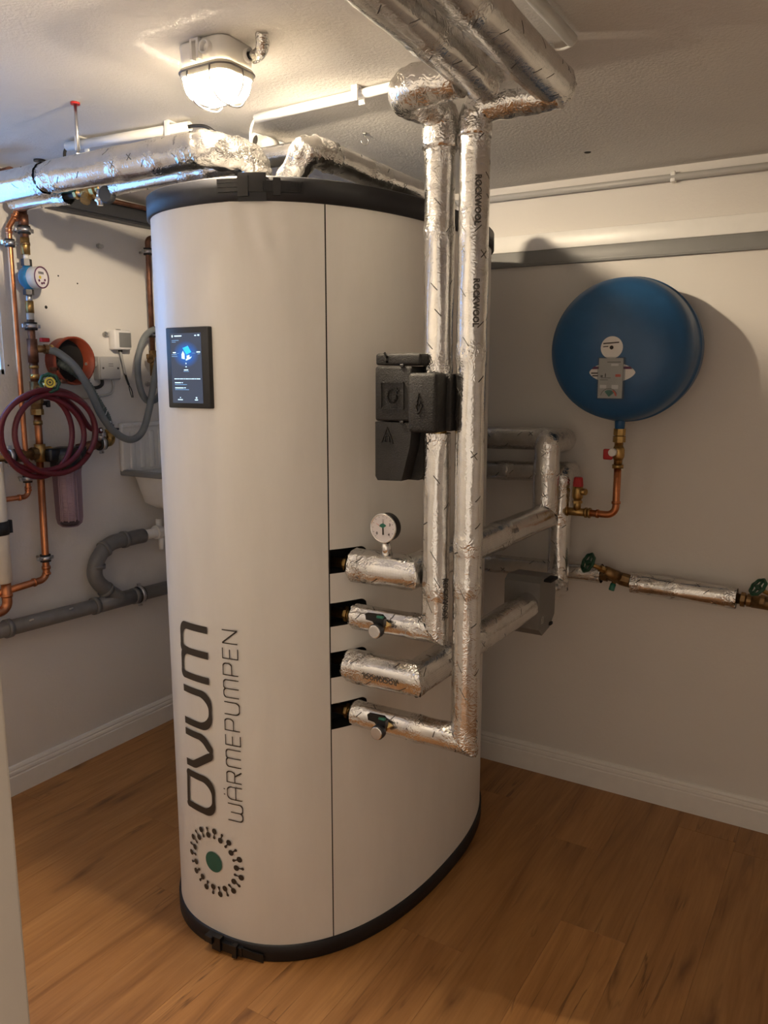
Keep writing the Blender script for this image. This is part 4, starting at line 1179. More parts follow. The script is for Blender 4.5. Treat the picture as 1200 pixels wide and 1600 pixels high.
obj('cable', MB().tube(spline([a + V((0, -.01, 0)), a + V((-.002, .016, -.002)), a.lerp(e0, .5) + V((0, .012, -.004)), e0 + V((-.01, 0, 0))], 6), .0028, 8), 'white_plastic', c)
a = onC(396, 219, .024); d_ = (onC(457, 240, .024) - a).normalized(); b_ = a + d_ * (2.70 - a.y)
b_.z = zc(b_.y) - .024
d_ = (b_ - a).normalized()
c = thing('ceiling_conduit', 'thick white conduit with dark open end above the tank lid', 'conduit', (a + b_) / 2 - V((0, 0, .02)))
obj('tube', hollow(MB(), a, b_, .0205, .003), 'white_plastic', c)
obj('open_end', MB().lathe([(.0172, .012), (.001, .012)], a, d_, 20, cap=False), 'hole_dark', c)
obj('collar', MB().cyl(a + d_ * .04, a + d_ * .08, .0225, 20), 'white_plastic', c)
clip_at(c, a + d_ * .155, .022, 'y', .022)

def hook(label, p, rot=0):
    p = V(p); h = thing('ceiling_hook', label, 'hook', (p.x, p.y, p.z - .03), 'small hooks in the ceiling')
    obj('plate', MB().cyl((p.x, p.y, p.z + .001), (p.x, p.y, p.z - .004), .006, 12), 'screw_metal', h)
    e = V((math.cos(rot), math.sin(rot), 0))
    pts = [V((p.x, p.y, p.z - .003)), V((p.x, p.y, p.z - .010))] + [V((p.x, p.y, p.z - .021)) + e * .011 * math.sin(math.radians(a)) + V((0, 0, .011 * math.cos(math.radians(a)))) for a in range(0, 300, 20)]
    obj('hook_wire', MB().tube(pts, .0017, 8), 'screw_metal', h)
hook('small screw hook in the ceiling between tank lid and risers', onC(570, 208), 1.0)
hook('small screw hook in the ceiling below the right overhead pipe end', onC(866, 150), .5)
c = onC(918, 238)
tag(obj('ceiling_hole', MB().lathe([(.0105, 0), (.009, .0012), (.006, .0012)], c, (0, 0, -1), 14), 'hole_dark'), 'dark plugged drill hole in the ceiling right of the risers', 'hole')
zr = zc(1.44)
tag(obj('hanger_rod', MB().cyl((-.652, 1.44, zr), (-.652, 1.44, 2.07), .0042, 10).cyl((-.652, 1.44, zr), (-.652, 1.44, zr - .006), .010, 12), 'steel'), 'threaded rod between the two overhead foil pipes', 'rod')

# ------------------------------------------------------------------ pipes above the tank on the left
mp = thing('insulated_pipe', 'thick foil-wrapped pipe under the ceiling at left, dropping onto the tank lid', 'pipe', (-1.8, 1.47, 1.93), 'foil-wrapped pipes')
foil_sec('insulation_section', (-2.50, 1.452, 2.018), (-1.945, 1.452, 2.018), .0400, mp, crump=(.1, .14))
foil_sec('insulation_section', (-1.915, 1.452, 2.018), (-1.40, 1.462, 2.018), .0405, mp, None, None, (.14, .12))
foil_bend('insulation_bend', [(-1.95, 1.452, 2.018), (-1.930, 1.452, 2.018), (-1.910, 1.452, 2.018)], .036, mp, .02, 1.6)
foil_bend('insulation_bend', [(-1.44, 1.461, 2.018), (-1.375, 1.462, 2.018), (-1.322, 1.565, 2.008), (-1.318, 1.572, 1.93)], .0405, mp, .035, 1.4)
rp = thing('insulated_pipe', 'foil-wrapped pipe lying along the tank lid behind the buckle, with crumpled bends', 'pipe', (-1.15, 1.9, 1.93), 'foil-wrapped pipes')
foil_bend('insulation_bend', [(-1.225, 1.565, 1.925), (-1.150, 1.545, 2.005), (-1.142, 1.64, 2.003)], .034, rp, .02, 1.6)
foil_sec('insulation_section', (-1.143, 1.60, 2.003), (-1.148, 2.20, 2.000), .0335, rp, crump=(.2, .1), amp=1.3)
foil_bend('insulation_bend', [(-1.148, 2.18, 2.0), (-1.148, 2.24, 2.0), (-1.148, 2.24, 1.927)], .0335, rp, .03, 1.0)
lp = thing('insulated_pipe', 'thin foil-wrapped pipe with brass valve below the thick ceiling pipe at left', 'pipe', (-2.0, 1.755, 2.03), 'foil-wrapped pipes')
foil_sec('insulation_section', (-2.515, 1.752, 2.066), (-2.245, 1.757, 2.064), .027, lp, capA=True, crump=(.14, .14), amp=1.2)
foil_sec('insulation_section', (-2.03, 1.757, 2.066), (-1.29, 1.757, 2.070), .0265, lp, crump=(.14, .1), amp=1.2)
obj('bare_pipe', MB().cyl((-2.26, 1.757, 2.064), (-2.0, 1.757, 2.066), .013, 14), 'steel', lp)
mm = MB()
for x, r_, w2 in ((-2.205, .018, .012), (-2.165, .021, .018), (-2.125, .022, .016), (-2.098, .019, .012)): mm.cyl((x, 1.757, 2.064), (x + w2, 1.757, 2.064), r_, 8, smooth=False)
mm.lathe([(.014, 0), (.022, .012), (.022, .040), (.014, .052)], (-2.175, 1.757, 2.064), (1, 0, 0), 16).cyl((-2.15, 1.757, 2.064), (-2.14, 1.735, 2.030), .016, 8, smooth=False)
obj('brass_valve', mm, 'brass', lp)
obj('green_lever', MB().rbox((-2.235, 1.735, 2.070), (.10, .012, .010), .003), 'green_plastic', lp)
obj('drain_cock', MB().cyl((-2.085, 1.745, 2.06), (-2.085, 1.745, 2.035), .010, 12).lathe([(.011, 0), (.016, .004), (.016, .012), (.009, .016), (.009, .024)], (-2.085, 1.745, 2.038), (0, 0, -1), 12), 'chrome', lp)
obj('dark_cap', MB().lathe([(.020, 0), (.026, .008), (.026, .022), (.02, .028)], (-2.058, 1.762, 2.045), (.3, -1, -.2), 20), 'rubber', lp)
# threaded hangers
def hanger(label, x, y, z0, cap):
    h = thing('hanger_rod', label, 'rod', (x, y, z0))
    obj('rod', MB().cyl((x, y, z0), (x, y, zc(y)), .0042, 10), 'steel', h)
    obj('ceiling_plate', MB().cyl((x, y, zc(y)), (x, y, zc(y) - .005), .012 if cap == 'red_plastic' else .019, 16), cap, h)
    obj('nut', MB().cyl((x, y, z0), (x, y, z0 + .012), .010, 6, smooth=False), 'steel', h)
hanger('thin steel hanger rod with red ceiling washer above the thick foil pipe', onC(157, 175).x, 1.470, 2.056, 'red_plastic')
hanger('short steel hanger rod with dark plate near the left wall', onC(62, 250).x, onC(62, 250).y, 2.09, 'steel_dark')
bf = thing('brass_fitting', 'dark brass pipe fitting up under the ceiling at the left edge', 'fitting', (-2.45, 1.60, 2.08))
obj('pipe', MB().cyl((-2.555, 1.62, 2.105), (-2.33, 1.62, 2.112), .020, 14), 'copper_dark', bf)
obj('nut', MB().cyl((-2.43, 1.62, 2.109), (-2.39, 1.62, 2.110), .028, 8, smooth=False), 'brass_dark', bf)
obj('end_cap', MB().cyl((-2.44, 1.605, 2.115), (-2.45, 1.57, 2.117), .016, 14), 'paper', bf)
# dark strip at the top of the left wall
tag(obj('cable_duct', MB().rbox((XL + .028, 2.33, 2.113), (.056, .86, .050), .003).box((XL + .022, 2.33, 2.084), (.044, .86, .008)), 'duct_dark'), 'dark grey cable duct at the top of the left wall beside the tank', 'duct')
tag(obj('copper_tube', MB().cyl((XL + .075, 1.93, 2.138), (XL + .075, 2.74, 2.138), .0085, 12), 'copper_dark'), 'brown copper tube above the dark duct on the left wall', 'pipe')

# ------------------------------------------------------------------ left wall: water supply
XP = -2.512
def L(px, py, x=XP): return onX(px, py, x)
def clampring(parent, c, axis, r, name='pipe_clamp'):
    c = V(c); d = V(axis).normalized(); e1, e2 = frame(d, (0, 1, 0) if abs(d.y) < .9 else (0, 0, 1))
    k = obj(name, MB().lathe([(r - .001, -.013), (r + .0055, -.013), (r + .0055, .013), (r - .001, .013)], c, d, 20, cap=False), 'rubber', parent)
    obj('steel_band', MB().lathe([(r + .005, -.007), (r + .0072, -.007), (r + .0072, .007), (r + .005, .007)], c, d, 20, cap=False)
        .rbox(c + e1 * (r + .012), (.010, .014, .013), .001).rbox(c - e1 * (r + .012), (.010, .014, .013), .001), 'steel', k)
    obj('clamp_screw', MB().cyl(c + V((-r, 0, 0)), V((XL + .001, c.y, c.z)), .005, 8).cyl(c - e1 * (r + .012) + V((.006, 0, 0)), c - e1 * (r + .012) + V((.014, 0, 0)), .004, 6, smooth=False), 'screw_metal', k)
    return k
# thin copper line
cl = thing('copper_pipe', 'thin copper pipe running down the left wall beside the window', 'pipe', (XP, 1.725, 1.08))
yc1 = 1.722
obj('tube', MB().tube(fillet([(XP + .01, 1.752, 2.055), (XP, 1.752, 2.03), (XP, yc1, 1.985), (XP, yc1, 1.083), (XP, 1.50, 1.083)], .022), .0088, 14), 'copper', cl)
mm = MB()
for z in (2.028, 2.018, 1.985, 1.972, 1.118, 1.108): mm.cyl((XP, yc1 if z < 1.99 else 1.748, z), (XP, yc1 if z < 1.99 else 1.746, z - .006), .0112, 14)
mm.cyl((XP, 1.690, 1.083), (XP, 1.682, 1.083), .0112, 14)
obj('press_joint', mm, 'copper', cl)
clampring(cl, (XP, yc1, 1.935), (0, 0, 1), .010); clampring(cl, (XP, yc1, 1.145), (0, 0, 1), .010)
# main riser with meter and valves
ym = 1.779
ms = thing('water_riser', 'dark copper and brass water riser with stop valve on the left wall', 'pipe', (XP, ym, 1.2))
def seg(name, z0, z1, r, mat, n=16, sm_=True, bev=0): return obj(name, MB().cyl((XP, ym, z0), (XP, ym, z1), r, n, smooth=sm_, bev=bev), mat, ms)
seg('pipe', 2.055, 1.925, .0135, 'copper_dark'); seg('pipe_joint', 2.035, 1.995, .0165, 'copper_dark')
clampring(ms, (XP, ym, 1.985), (0, 0, 1), .015)
seg('brass_nipple', 1.960, 1.905, .0150, 'brass'); seg('brass_nipple', 1.945, 1.935, .0165, 'brass_dark'); seg('white_joint', 1.905, 1.888, .0085, 'paper')
seg('nut', 1.890, 1.868, .0175, 'steel_dark', 6, False)
seg('nut', 1.790, 1.772, .0175, 'steel_dark', 6, False); seg('adapter', 1.776, 1.745, .0115, 'steel')
seg('brass_nipple', 1.752, 1.712, .0140, 'brass'); seg('pale_joint', 1.714, 1.68, .0125, 'conduit_grey')
clampring(ms, (XP, ym, 1.668), (0, 0, 1), .015)
seg('pipe', 1.69, 1.57, .0125, 'copper_dark'); seg('tee', 1.625, 1.545, .0175, 'copper_dark'); seg('pipe', 1.55, 1.46, .0145, 'copper_dark'); seg('joint', 1.535, 1.525, .0165, 'brass'); seg('joint', 1.505, 1.49, .0160, 'brass_bright')
obj('tee_branch', MB().cyl((XP, ym, 1.592), (XP + .01, ym + .055, 1.592), .0125, 14).cyl((XP + .007, ym + .040, 1.592), (XP + .010, ym + .054, 1.592), .0165, 8, smooth=False), 'brass_dark', ms)
obj('red_lever', MB().rbox((XP + .030, ym + .028, 1.622), (.014, .034, .014), .003), 'red_plastic', ms)
# stop valve with the green wheel facing the room
seg('valve_body', 1.480, 1.365, .0195, 'brass_dark'); seg('valve_nut', 1.43, 1.405, .0235, 'brass_dark', 8, False); seg('valve_nut', 1.385, 1.365, .022, 'brass', 8, False)
obj('valve_neck', MB().cyl((XP, ym, 1.445), (XP + .108, ym - .023, 1.474), .011, 12), 'brass', ms)
wc = V((XP + .112, ym - .024, 1.476))
hw = handwheel('handwheel', wc, (1, -.55, .22), .029, ms, spokes=5)
obj('wheel_badge', MB().lathe([(.018, 0), (.018, .003)], wc + V((1, -.55, .22)).normalized() * .006, (1, -.55, .22), 20), 'yellow_print', hw)
obj('badge_mark', MB().lathe([(.0115, 0), (.0115, .0008), (.0085, .0008), (.0085, 0)], wc + V((1, -.55, .22)).normalized() * .0092, (1, -.55, .22), 18, cap=False).lathe([(.004, 0), (.004, .0008)], wc + V((1, -.55, .22)).normalized() * .0092, (1, -.55, .22), 12), 'print_black', hw)
obj('drain_tap', MB().cyl((XP, ym, 1.405), (XP + .004, ym + .045, 1.405), .008, 10).rbox((XP + .005, ym + .042, 1.402), (.014, .012, .024), .003), 'steel_dark', ms)
seg('pipe', 1.366, 1.215, .0125, 'copper'); seg('joint', 1.345, 1.33, .0155, 'brass')
seg('tee', 1.262, 1.200, .0195, 'brass'); 
obj('side_fitting', MB().cyl((XP, ym, 1.230), (XP, ym - .17, 1.228), .0155, 14).cyl((XP, ym - .035, 1.23), (XP, ym - .015, 1.23), .023, 8, smooth=False).cyl((XP, ym - .10, 1.229), (XP, ym - .075, 1.229), .024, 8, smooth=False), 'brass_dark', ms)
obj('side_joint', MB().cyl((XP + .005, ym + .012, 1.230), (XP + .005, ym + .04, 1.230), .022, 8, smooth=False), 'brass', ms)
clampring(ms, (XP, ym - .118, 1.229), (0, 1, 0), .018)
dn = thing('copper_pipe', 'copper pipe dropping from the filter and turning left above the drain pipe', 'pipe', (XP, 1.77, .77))
obj('tube', MB().tube(fillet([(XP, 1.775, 1.20), (XP, 1.769, .776), (XP, 1.56, .764)], .03), .0125, 16), 'copper', dn)
obj('press_joint', MB().cyl((XP, 1.770, .822), (XP, 1.770, .812), .0155, 16).cyl((XP, 1.770, .798), (XP, 1.770, .791), .0155, 16).cyl((XP, 1.722, .7735), (XP, 1.714, .773), .0155, 16), 'copper', dn)
clampring(dn, (XP, 1.770, .852), (0, 0, 1), .013)
sl = thing('sleeved_pipe', 'cream sleeved pipe with a black strap at the left picture edge', 'pipe', (XP, 1.575, .6))
obj('sleeve', MB().cyl((XP + .02, 1.580, 1.215), (XP + .02, 1.580, .805), .036, 24, bev=.004), 'cream_sleeve', sl)
obj('strap', MB().cyl((XP + .02, 1.580, 1.018), (XP + .02, 1.580, .972), .0385, 24).box((XP + .03, 1.618, .995), (.012, .02, .044)), 'rubber', sl)
obj('copper_end', MB().tube(fillet([(XP + .030, 1.590, .81), (XP + .030, 1.590, .712), (XP + .030, 1.48, .700)], .03), .0165, 16).cyl((XP + .030, 1.590, .765), (XP + .030, 1.590, .755), .0195, 16), 'copper', sl)

# water meter
wm = thing('water_meter', 'round blue water meter with a clear dial on the left wall riser', 'meter', (XP, ym, 1.79))
wn = V((1, .28, .0)).normalized(); wmc = V((XP, ym + .004, 1.829))
obj('body', MB().lathe([(.030, -.018), (.0375, -.008), (.0385, .012), (.036, .02)], wmc, wn, 32).cyl((XP, ym, 1.872), (XP, ym, 1.788), .013, 14), 'blue_plastic', wm)
obj('rim', MB().lathe([(.036, .018), (.0365, .020), (.0365, .050), (.033, .052), (.032, .049)], wmc, wn, 32, cap=False), 'paper_grey', wm)
fc_ = wmc + wn * .050
e2 = V((0, 0, 1)); e1 = wn.cross(e2) * -1
obj('dial', MB().lathe([(.0325, 0), (.0325, .0005)], fc_, wn, 32), 'gauge_face', wm)
obj('dial_ring', MB().lathe([(.0325, 0), (.0365, .002), (.0365, .004), (.0325, .003)], fc_, wn, 32, cap=False), 'print_purple', wm)
def md(name, u, v_, r, mat): obj(name, MB().lathe([(r, .0006), (r, .0016)], fc_ + e1 * u + e2 * v_, wn, 14), mat, wm)
md('yellow_rotor', -.006, .0, .0055, 'yellow_print')
for u, v_ in ((-.011, -.011), (.002, -.019), (.012, -.017), (.018, -.007)): md('sub_dial', u, v_, .0042, 'print_purple')
mm = MB()
for i in range(5):
    o_ = fc_ + e1 * (-.011 + i * .0055) + e2 * .015 + wn * .0012
    mm.add([o_ + e1 * a + e2 * b_ for a, b_ in ((-.002, -.004), (.002, -.004), (.002, .004), (-.002, .004))], [(0, 1, 2, 3)], False)
obj('counter_digits', mm, 'print_ink', wm)

# water filter
wfx = thing('water_filter', 'water filter with black head and purple clear bowl below the red hose coil', 'filter', (XP + .02, 1.872, .94))
fx, fy = XP + .022, 1.866
obj('head', MB().lathe([(.045, 0), (.054, .006), (.054, .050), (.045, .075), (.03, .082)], (fx, fy, 1.165), (0, 0, 1), 32).rbox((fx, fy, 1.222), (.05, .16, .048), .01), 'black_plastic', wfx)
obj('bowl', MB().lathe([(.052, 0), (.050, -.02), (.047, -.18), (.043, -.200), (.030, -.212), (.001, -.214)], (fx, fy, 1.168), (0, 0, 1), 36, cap=False), 'purple_clear', wfx)
cart = MB().cyl((fx, fy, 1.165), (fx, fy, .975), .024, 20)
for i in range(22): cart.lathe([(.0245, 0), (.0262, .0015), (.0245, .003)], (fx, fy, .985 + i * .008), (0, 0, 1), 20, cap=False)
obj('cartridge', cart, 'paper', wfx)
mm = MB()
for i in range(8):
    a = 2 * PI * i / 8; mm.box((fx + .030 * math.cos(a), fy + .030 * math.sin(a), 1.07), (.003, .003, .19))
obj('cage_rod', mm, 'paper', wfx)
obj('bowl_foot', MB().lathe([(.028, 0), (.036, .01), (.02, .02)], (fx, fy, .960), (0, 0, 1), 12), 'black_plastic', wfx)
ou = thing('filter_outlet', 'brass outlet elbow with black pipe clamp right of the water filter', 'fitting', (XP, 2.05, 1.24))
obj('pipe', MB().cyl((XP + .01, 1.93, 1.236), (XP, 2.05, 1.246), .0165, 14).cyl((XP + .008, 1.97, 1.238), (XP + .005, 2.00, 1.241), .0195, 8, smooth=False), 'copper_dark', ou)
clampring(ou, (XP, 2.043, 1.246), (0, 1, 0), .021)
obj('elbow', MB().tube(fillet([(XP, 2.045, 1.246), (XP, 2.090, 1.248), (XP, 2.090, 1.292)], .014), .017, 14).cyl((XP, 2.09, 1.285), (XP, 2.09, 1.297), .021, 8, smooth=False), 'brass', ou)
obj('hose_barb', MB().cyl((XP, 2.09, 1.295), (XP, 2.09, 1.315), .015, 14).rbox((XP + .004, 2.110, 1.297), (.018, .026, .008), .002), 'steel_dark', ou)
ht = V((XP + .03, 2.025, 1.283))
obj('hose_tap', MB().cyl((XP, 2.035, 1.25), ht, .010, 10).rbox(ht, (.03, .018, .016), .004), 'steel', ou)

# red hose coil hung on the stop valve
rh = thing('hose_coil', 'dark red garden hose coiled over the green wheel valve', 'hose', (XP + .07, 1.83, 1.16))
pts = []; nl = 3.35
cyc, czc = 1.722, 1.303
for i in range(int(nl * 48) + 1):
    t_ = i / 48; a = PI / 2 + .25 + 2 * PI * t_
    ry = .163 - .022 * math.sin(t_ * 2.4) ; rz = .136 + .012 * math.sin(t_ * 3.1 + 1)
    cy_ = cyc - .030 + .028 * t_; 
    pts.append(V((XP + .092 + .008 * t_ + .006 * math.sin(a * 1.5), cy_ - ry * math.cos(a), czc + .003 * t_ + rz * math.sin(a))))
obj('coil', MB().tube(pts, .0095, 12), 'hose_red', rh)
tail = spline([pts[0] + V((.004, 0, 0)), L(85, 612, XP + .07), L(120, 640, XP + .06), L(140, 668, XP + .04), ht + V((.006, -.006, .012))], 10)
obj('tail_end', MB().tube(tail, .0095, 12), 'hose_red', rh)
obj('hose_clip', MB().lathe([(.0098, 0), (.0118, .001), (.0118, .010), (.0098, .011)], ht + V((.006, -.014, .022)), (0, .5, -1), 16, cap=False), 'chrome', rh)

# grey hoses
h1 = thing('drain_hose', 'smooth grey hose looping from the red lever valve to behind the tank', 'hose', (XP, 2.1, 1.25))
path = [(XP + .010, ym + .05, 1.592), L(92, 552, XP + .03), L(118, 574, XP + .055), L(140, 610, XP + .06), L(158, 648, XP + .06), L(178, 674, XP + .06), L(203, 687, XP + .07), L(222, 675, XP + .07), L(233, 640, XP + .07), L(240, 600, XP + .06), L(247, 560, XP + .05)]
obj('hose', MB().tube(spline(path, 8), .0135, 14), 'hose_grey', h1)
obj('hose_clip', MB().cyl((XP + .012, ym + .058, 1.592), (XP + .014, ym + .068, 1.592), .0155, 14), 'brass_bright', h1)
h2 = thing('drain_hose', 'ribbed grey hose coming out of the orange wall pipe', 'hose', (XP, 2.0, 1.32))
path = spline([(XL - .06, 1.955, 1.545), L(92, 568, XP - .01), L(112, 578, XP + .008), L(135, 598, XP + .008), L(153, 628, XP + .008), L(166, 650, XP + .006), L(171, 668, XP)], 22)
rib = lambda w_: .0135 + .0022 * math.cos(w_ * 2 * PI * 48)
obj('hose', MB().tube(path, rib, 12), 'hose_green_grey', h2)
obj('cable_tie', MB().lathe([(.015, 0), (.0165, .001), (.0165, .005), (.015, .006)], L(167, 660, XP + .012), (0, .2, 1), 14, cap=False).cyl(L(160, 662, XP + .03), L(168, 640, XP + .04), .0014, 6), 'white_plastic', h2)
h3 = thing('drain_hose', 'grey hose loop beside the copper pipe at the tank edge', 'hose', (XP, 2.34, 1.42))
path = [L(252, 516, XP + .02), L(238, 516, XP + .02), L(224, 530, XP + .025), L(216, 560, XP + .03), L(216, 590, XP + .035), L(222, 615, XP + .035), L(232, 627, XP + .03), L(246, 622, XP + .03), L(258, 600, XP + .03)]
obj('hose', MB().tube(spline(path, 8), .0125, 14), 'hose_grey', h3)
obj('hose_clip', MB().cyl(L(240, 516, XP + .02), L(245, 516, XP + .02), .015, 14), 'rubber', h3)
# copper pipe half hidden by the tank
ce = thing('copper_pipe', 'dark copper pipe half hidden behind the left edge of the tank', 'pipe', (XP, 2.33, 1.45))
y4 = L(234, 450).y
obj('tube', MB().tube(fillet([(XP, y4 + .05, 2.045), (XP, y4, 2.03), (XP, y4, 1.45)], .02), .0105, 14), 'copper_dark', ce)
clampring(ce, (XP, y4, L(230, 393).z), (0, 0, 1), .012); clampring(ce, (XP, y4, L(238, 522).z), (0, 0, 1), .012)
obj('tap_body', MB().cyl((XP, y4, 1.60), (XP, y4, 1.50), .015, 12).cyl((XP, y4, 1.56), (XP + .01, y4 - .03, 1.56), .011, 10).rbox((XP + .012, y4 - .028, 1.575), (.012, .03, .02), .003), 'brass_dark', ce)

# orange wall sleeve
og = thing('wall_sleeve', 'open orange plastic pipe stub sticking out of the left wall', 'pipe', (XL, 1.945, 1.47))
oc = V((XL, 1.942, 1.553))
obj('tube', MB().lathe([(.083, -.04), (.083, .040), (.087, .042), (.087, .060), (.080, .060), (.079, -.04)], oc, (1, 0, 0), 40, cap=False), 'orange_pvc', og)
obj('dark_end', MB().lathe([(.079, .003), (.001, .003)], oc, (1, 0, 0), 32, cap=False), 'hole_dark', og)
for a in (235, 200): obj('tab', MB().rbox(oc + V((.05, .088 * math.cos(math.radians(a)), .088 * math.sin(math.radians(a)))), (.02, .03, .014), .003), 'copper_dark', og)
# boxes on the wall
def wbox(px0, py0, px1, py1, d):
    a = onX(px0, py0, XL + d); b_ = onX(px1, py1, XL + d); return (a.y, b_.y, b_.z, a.z)
y0, y1, z0, z1 = wbox(156, 558, 189, 592, .04)
jb = thing('junction_box', 'square grey-white junction box with a black cable on the left wall', 'box', (XL, (y0 + y1) / 2, z0))
obj('housing', MB().rbox((XL + .018, (y0 + y1) / 2, (z0 + z1) / 2), (.036, y1 - y0 + .006, z1 - z0 + .006), .004), 'conduit_grey', jb)
obj('cover', MB().rbox((XL + .038, (y0 + y1) / 2, (z0 + z1) / 2), (.006, y1 - y0, z1 - z0), .002), 'conduit_grey', jb)
for yy in (y0 + .012, y1 - .012): obj('screw', MB().cyl((XL + .040, yy, (z0 + z1) / 2), (XL + .0425, yy, (z0 + z1) / 2), .004, 10), 'print_ink', jb)
for k, zz in enumerate((.004, -.004)): obj('printed_line', MB().box((XL + .0413, (y0 + y1) / 2 + .002, (z0 + z1) / 2 + .012 + zz), (.0008, .022, .0025)), 'grey_plastic', jb)
obj('conduit', MB().cyl((XL + .018, 2.02, (z0 + z1) / 2 + .014), (XL + .018, y0, (z0 + z1) / 2 + .014), .007, 10).cyl((XL + .018, y0 - .012, (z0 + z1) / 2 + .014), (XL + .018, y0, (z0 + z1) / 2 + .014), .0105, 10), 'conduit_grey', jb)
obj('cable', MB().tube(spline([(XL + .02, y0 + .02, z0), (XL + .022, y0 + .018, z0 - .02), (XL + .022, y0 - .005, z0 - .032), (XL + .02, y0 - .05, z0 - .034)], 8), .0065, 10), 'rubber', jb)
obj('cable', MB().tube(spline([(XL + .012, y1 - .018, z0), (XL + .012, y1 - .016, z0 - .035), (XL + .012, y1 - .04, z0 - .06), (XL + .012, y0 - .06, z0 - .07), (XL + .012, y0 - .16, z0 - .062)], 8), .0045, 8), 'conduit_grey', jb)
y0, y1, z0, z1 = wbox(182, 517, 206, 545, .045)
sb = thing('sensor_box', 'small sensor box with dark display and loose wires on the left wall', 'box', (XL, (y0 + y1) / 2, z0))
obj('housing', MB().rbox((XL + .020, (y0 + y1) / 2, (z0 + z1) / 2), (.040, y1 - y0 + .008, z1 - z0 + .010), .006), 'paper', sb)
obj('display', MB().rbox((XL + .041, (y0 + y1) / 2 + .008, (z0 + z1) / 2), (.004, y1 - y0 - .014, z1 - z0 - .010), .001), 'duct_grey', sb)
obj('gland', MB().cyl((XL + .02, (y0 + y1) / 2, z0), (XL + .02, (y0 + y1) / 2, z0 - .012), .008, 12).rbox((XL + .02, (y0 + y1) / 2 - .006, z1 + .005), (.012, .018, .006), .002), 'rubber', sb)
ymid = (y0 + y1) / 2
obj('cable', MB().tube(spline([(XL + .02, ymid, z0 - .01), (XL + .02, ymid + .008, z0 - .05), (XL + .018, ymid + .020, z0 - .10)], 8), .0045, 8), 'paper_grey', sb)
obj('cable', MB().tube(spline([(XL + .018, ymid + .018, z0 - .095), (XL + .018, ymid + .026, z0 - .12), (XL + .018, ymid + .034, z0 - .14)], 8), .0042, 8), 'rubber', sb)
for k in (-1, 1): obj('bare_wire', MB().tube(spline([(XL + .018, ymid + .034, z0 - .138), (XL + .018, ymid + .042 + .005 * k, z0 - .16), (XL + .018, ymid + .050 + .003 * k, z0 - .19)], 6), .0018, 6), 'rubber', sb)
# loose wall plugs and drill holes
for i, (px, py, lab) in enumerate(((155, 384, 'metal wall plug on the left wall above the sensor box, below the dark duct'), (165, 522, 'metal wall plug just left of the sensor box'), (231, 600, 'metal wall plug beside the grey hose loop'))):
    c = onX(px, py, XL + .012); h = thing('wall_plug', lab, 'plug', (XL, c.y, c.z), 'metal wall plugs')
    obj('stud', MB().cyl((XL, c.y, c.z), (XL + .020, c.y, c.z), .005, 8).cyl((XL + .006, c.y, c.z), (XL + .014, c.y, c.z), .010, 6, smooth=False), 'screw_metal', h)
    obj('collar', MB().cyl((XL, c.y + .016, c.z), (XL + .010, c.y + .016, c.z), .008, 8), 'conduit_grey', h)
for px, py, r_, lab in ((91, 431, .0032, 'tiny drill hole right of the water meter'), (121, 443, .0030, 'tiny drill hole farther right of the water meter'), (72, 480, .006, 'ragged drill hole below the water meter'), (13, 571, .0032, 'tiny drill hole left of the copper pipe')):
    c = onX(px, py, XL); tag(obj('drill_hole', MB().lathe([(r_, 0), (r_ * .9, .0008)], (XL, c.y, c.z), (1, 0, 0), 10), 'hole_dark'), lab, 'hole', 'drill holes in the left wall')

# utility sink half hidden by the tank
sk = thing('utility_sink', 'white utility sink with ribbed back panel and grey rim behind the tank', 'sink', (XL + .18, 2.38, .96))
SY0, SY1, SZ = 2.165, 2.62, 1.118
bp_ = MB().rbox((XL + .012, (SY0 + SY1) / 2, 1.215), (.024, SY1 - SY0, .200), .008)
obj('back_panel', bp_, 'ceramic', sk)
for i in range(8):
    yy = SY0 + .05 + i * .05
    obj('panel_rib', MB().rbox((XL + .025, yy, 1.205), (.010, .026, .150), .005), 'ceramic', sk)
obj('panel_edge', MB().rbox((XL + .026, (SY0 + SY1) / 2, 1.302), (.012, SY1 - SY0 - .02, .012), .004), 'ceramic', sk)
obj('rim', MB().rbox((XL + .19, SY0 + .012, SZ), (.38, .024, .024), .006).rbox((XL + .19, SY1 - .012, SZ), (.38, .024, .024), .006).rbox((XL + .37, (SY0 + SY1) / 2, SZ), (.024, SY1 - SY0, .024), .006), 'duct_grey', sk)
def rr3(hx, hy, R, cx, cy, z): return [(cx + a, cy + b_, z) for a, b_ in rrect(hx, hy, R)]
scx, scy = XL + .19, (SY0 + SY1) / 2
obj('basin', loft([rr3(.175, .205, .05, scx, scy, SZ), rr3(.165, .195, .05, scx, scy, SZ - .03), rr3(.150, .175, .06, scx, scy, .995), rr3(.12, .15, .06, scx, scy, .975)], False, True), 'ceramic', sk)
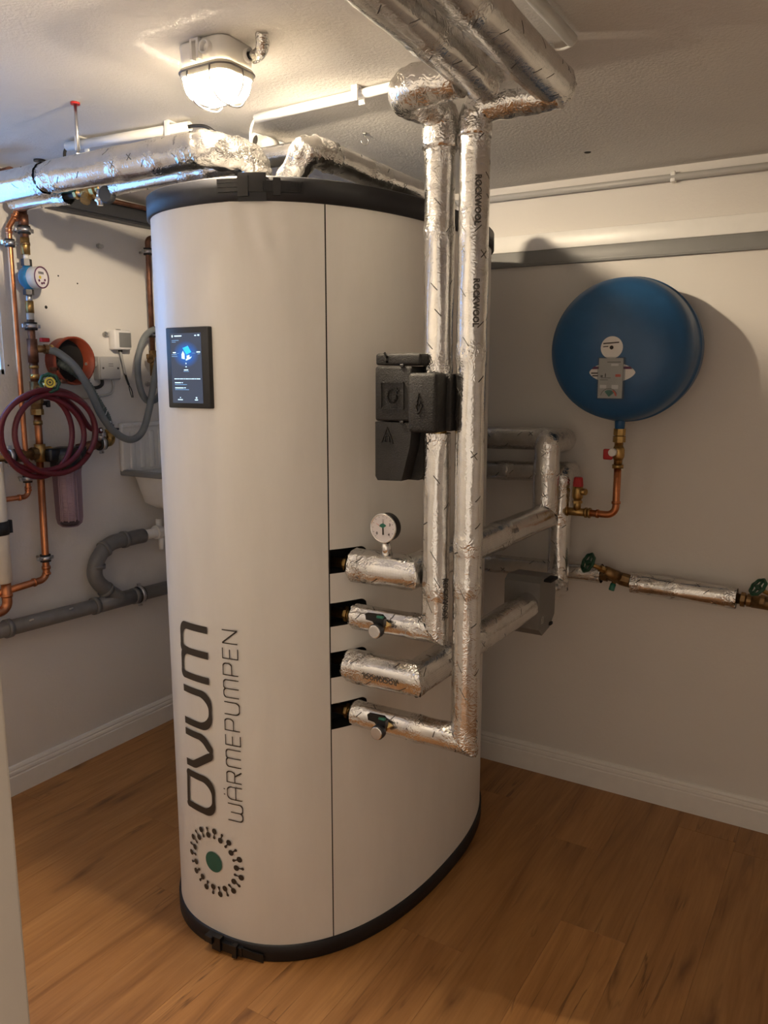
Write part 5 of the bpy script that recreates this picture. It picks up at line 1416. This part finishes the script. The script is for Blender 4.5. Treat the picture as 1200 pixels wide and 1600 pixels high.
# trap and drain pipe
dr = thing('drain_pipe', 'grey plastic drain pipe with curved branch along the left wall', 'pipe', (XP, 2.0, .58))
zd = lambda y: .640 - (y - 1.45) * .030
XD = XP + .005
obj('main_pipe', MB().cyl((XD, 1.30, zd(1.30)), (XD, 2.70, zd(2.70)), .0275, 24), 'drain_grey', dr)
for y_, w_ in ((1.955, .02), (2.15, .018), (1.59, .02)): obj('collar', MB().cyl((XD, y_, zd(y_)), (XD, y_ + w_, zd(y_ + w_)), .033, 24), 'drain_grey', dr)
obj('tee', MB().cyl((XD, 1.965, zd(1.965)), (XD, 2.16, zd(2.16)), .0305, 24), 'drain_grey', dr)
Q = [onX(178, 938, XD), onX(152, 908, XD), onX(151, 878, XD), onX(172, 850, XD), onX(205, 841, XD), onX(224, 837, XD)]
Q[0] = V((XD, 2.09, zd(2.09)))
obj('branch_bend', MB().tube(spline(Q, 8), .029, 20), 'drain_grey', dr)
def dcol(px, py, px2, py2): 
    a = onX(px, py, XD); b_ = onX(px2, py2, XD); d = (b_ - a).normalized(); obj('collar', MB().cyl(a - d * .008, a + d * .008, .0335, 20), 'drain_grey', dr)
dcol(151, 885, 151, 870); dcol(163, 858, 178, 848); dcol(194, 843, 210, 840); dcol(166, 922, 152, 908)
clampring(dr, (XD, 2.185, zd(2.185)), (0, 1, 0), .029)
for px, py in ((50, 969), (112, 951)):
    c = onX(px, py, XD + .0278); obj('scuff_mark', MB().rbox((XD + .0255, c.y, c.z), (.005, .018, .006), .002), 'conduit_grey', dr)
tr = thing('sink_trap', 'white plastic trap pipe leading from the grey drain to behind the tank', 'pipe', (XD, 2.32, .82))
a, b_ = onX(222, 837, XD), onX(262, 828, XD)
obj('tube', MB().cyl(a, b_, .020, 20), 'white_plastic', tr); d = (b_ - a).normalized()
q_ = onX(243, 832, XD); obj('nut', MB().cyl(q_, q_ + d * .025, .029, 14, smooth=False), 'white_plastic', tr)
obj('cleanout', MB().cyl(q_ + d * .02 + V((0, 0, .02)), q_ + d * .02 + V((0, 0, .055)), .012, 10), 'white_plastic', tr)
obj('bracket', MB().cyl(q_ + d * .03 + V((0, 0, -.02)), q_ + d * .03 + V((0, 0, -.075)), .013, 10), 'white_plastic', tr)
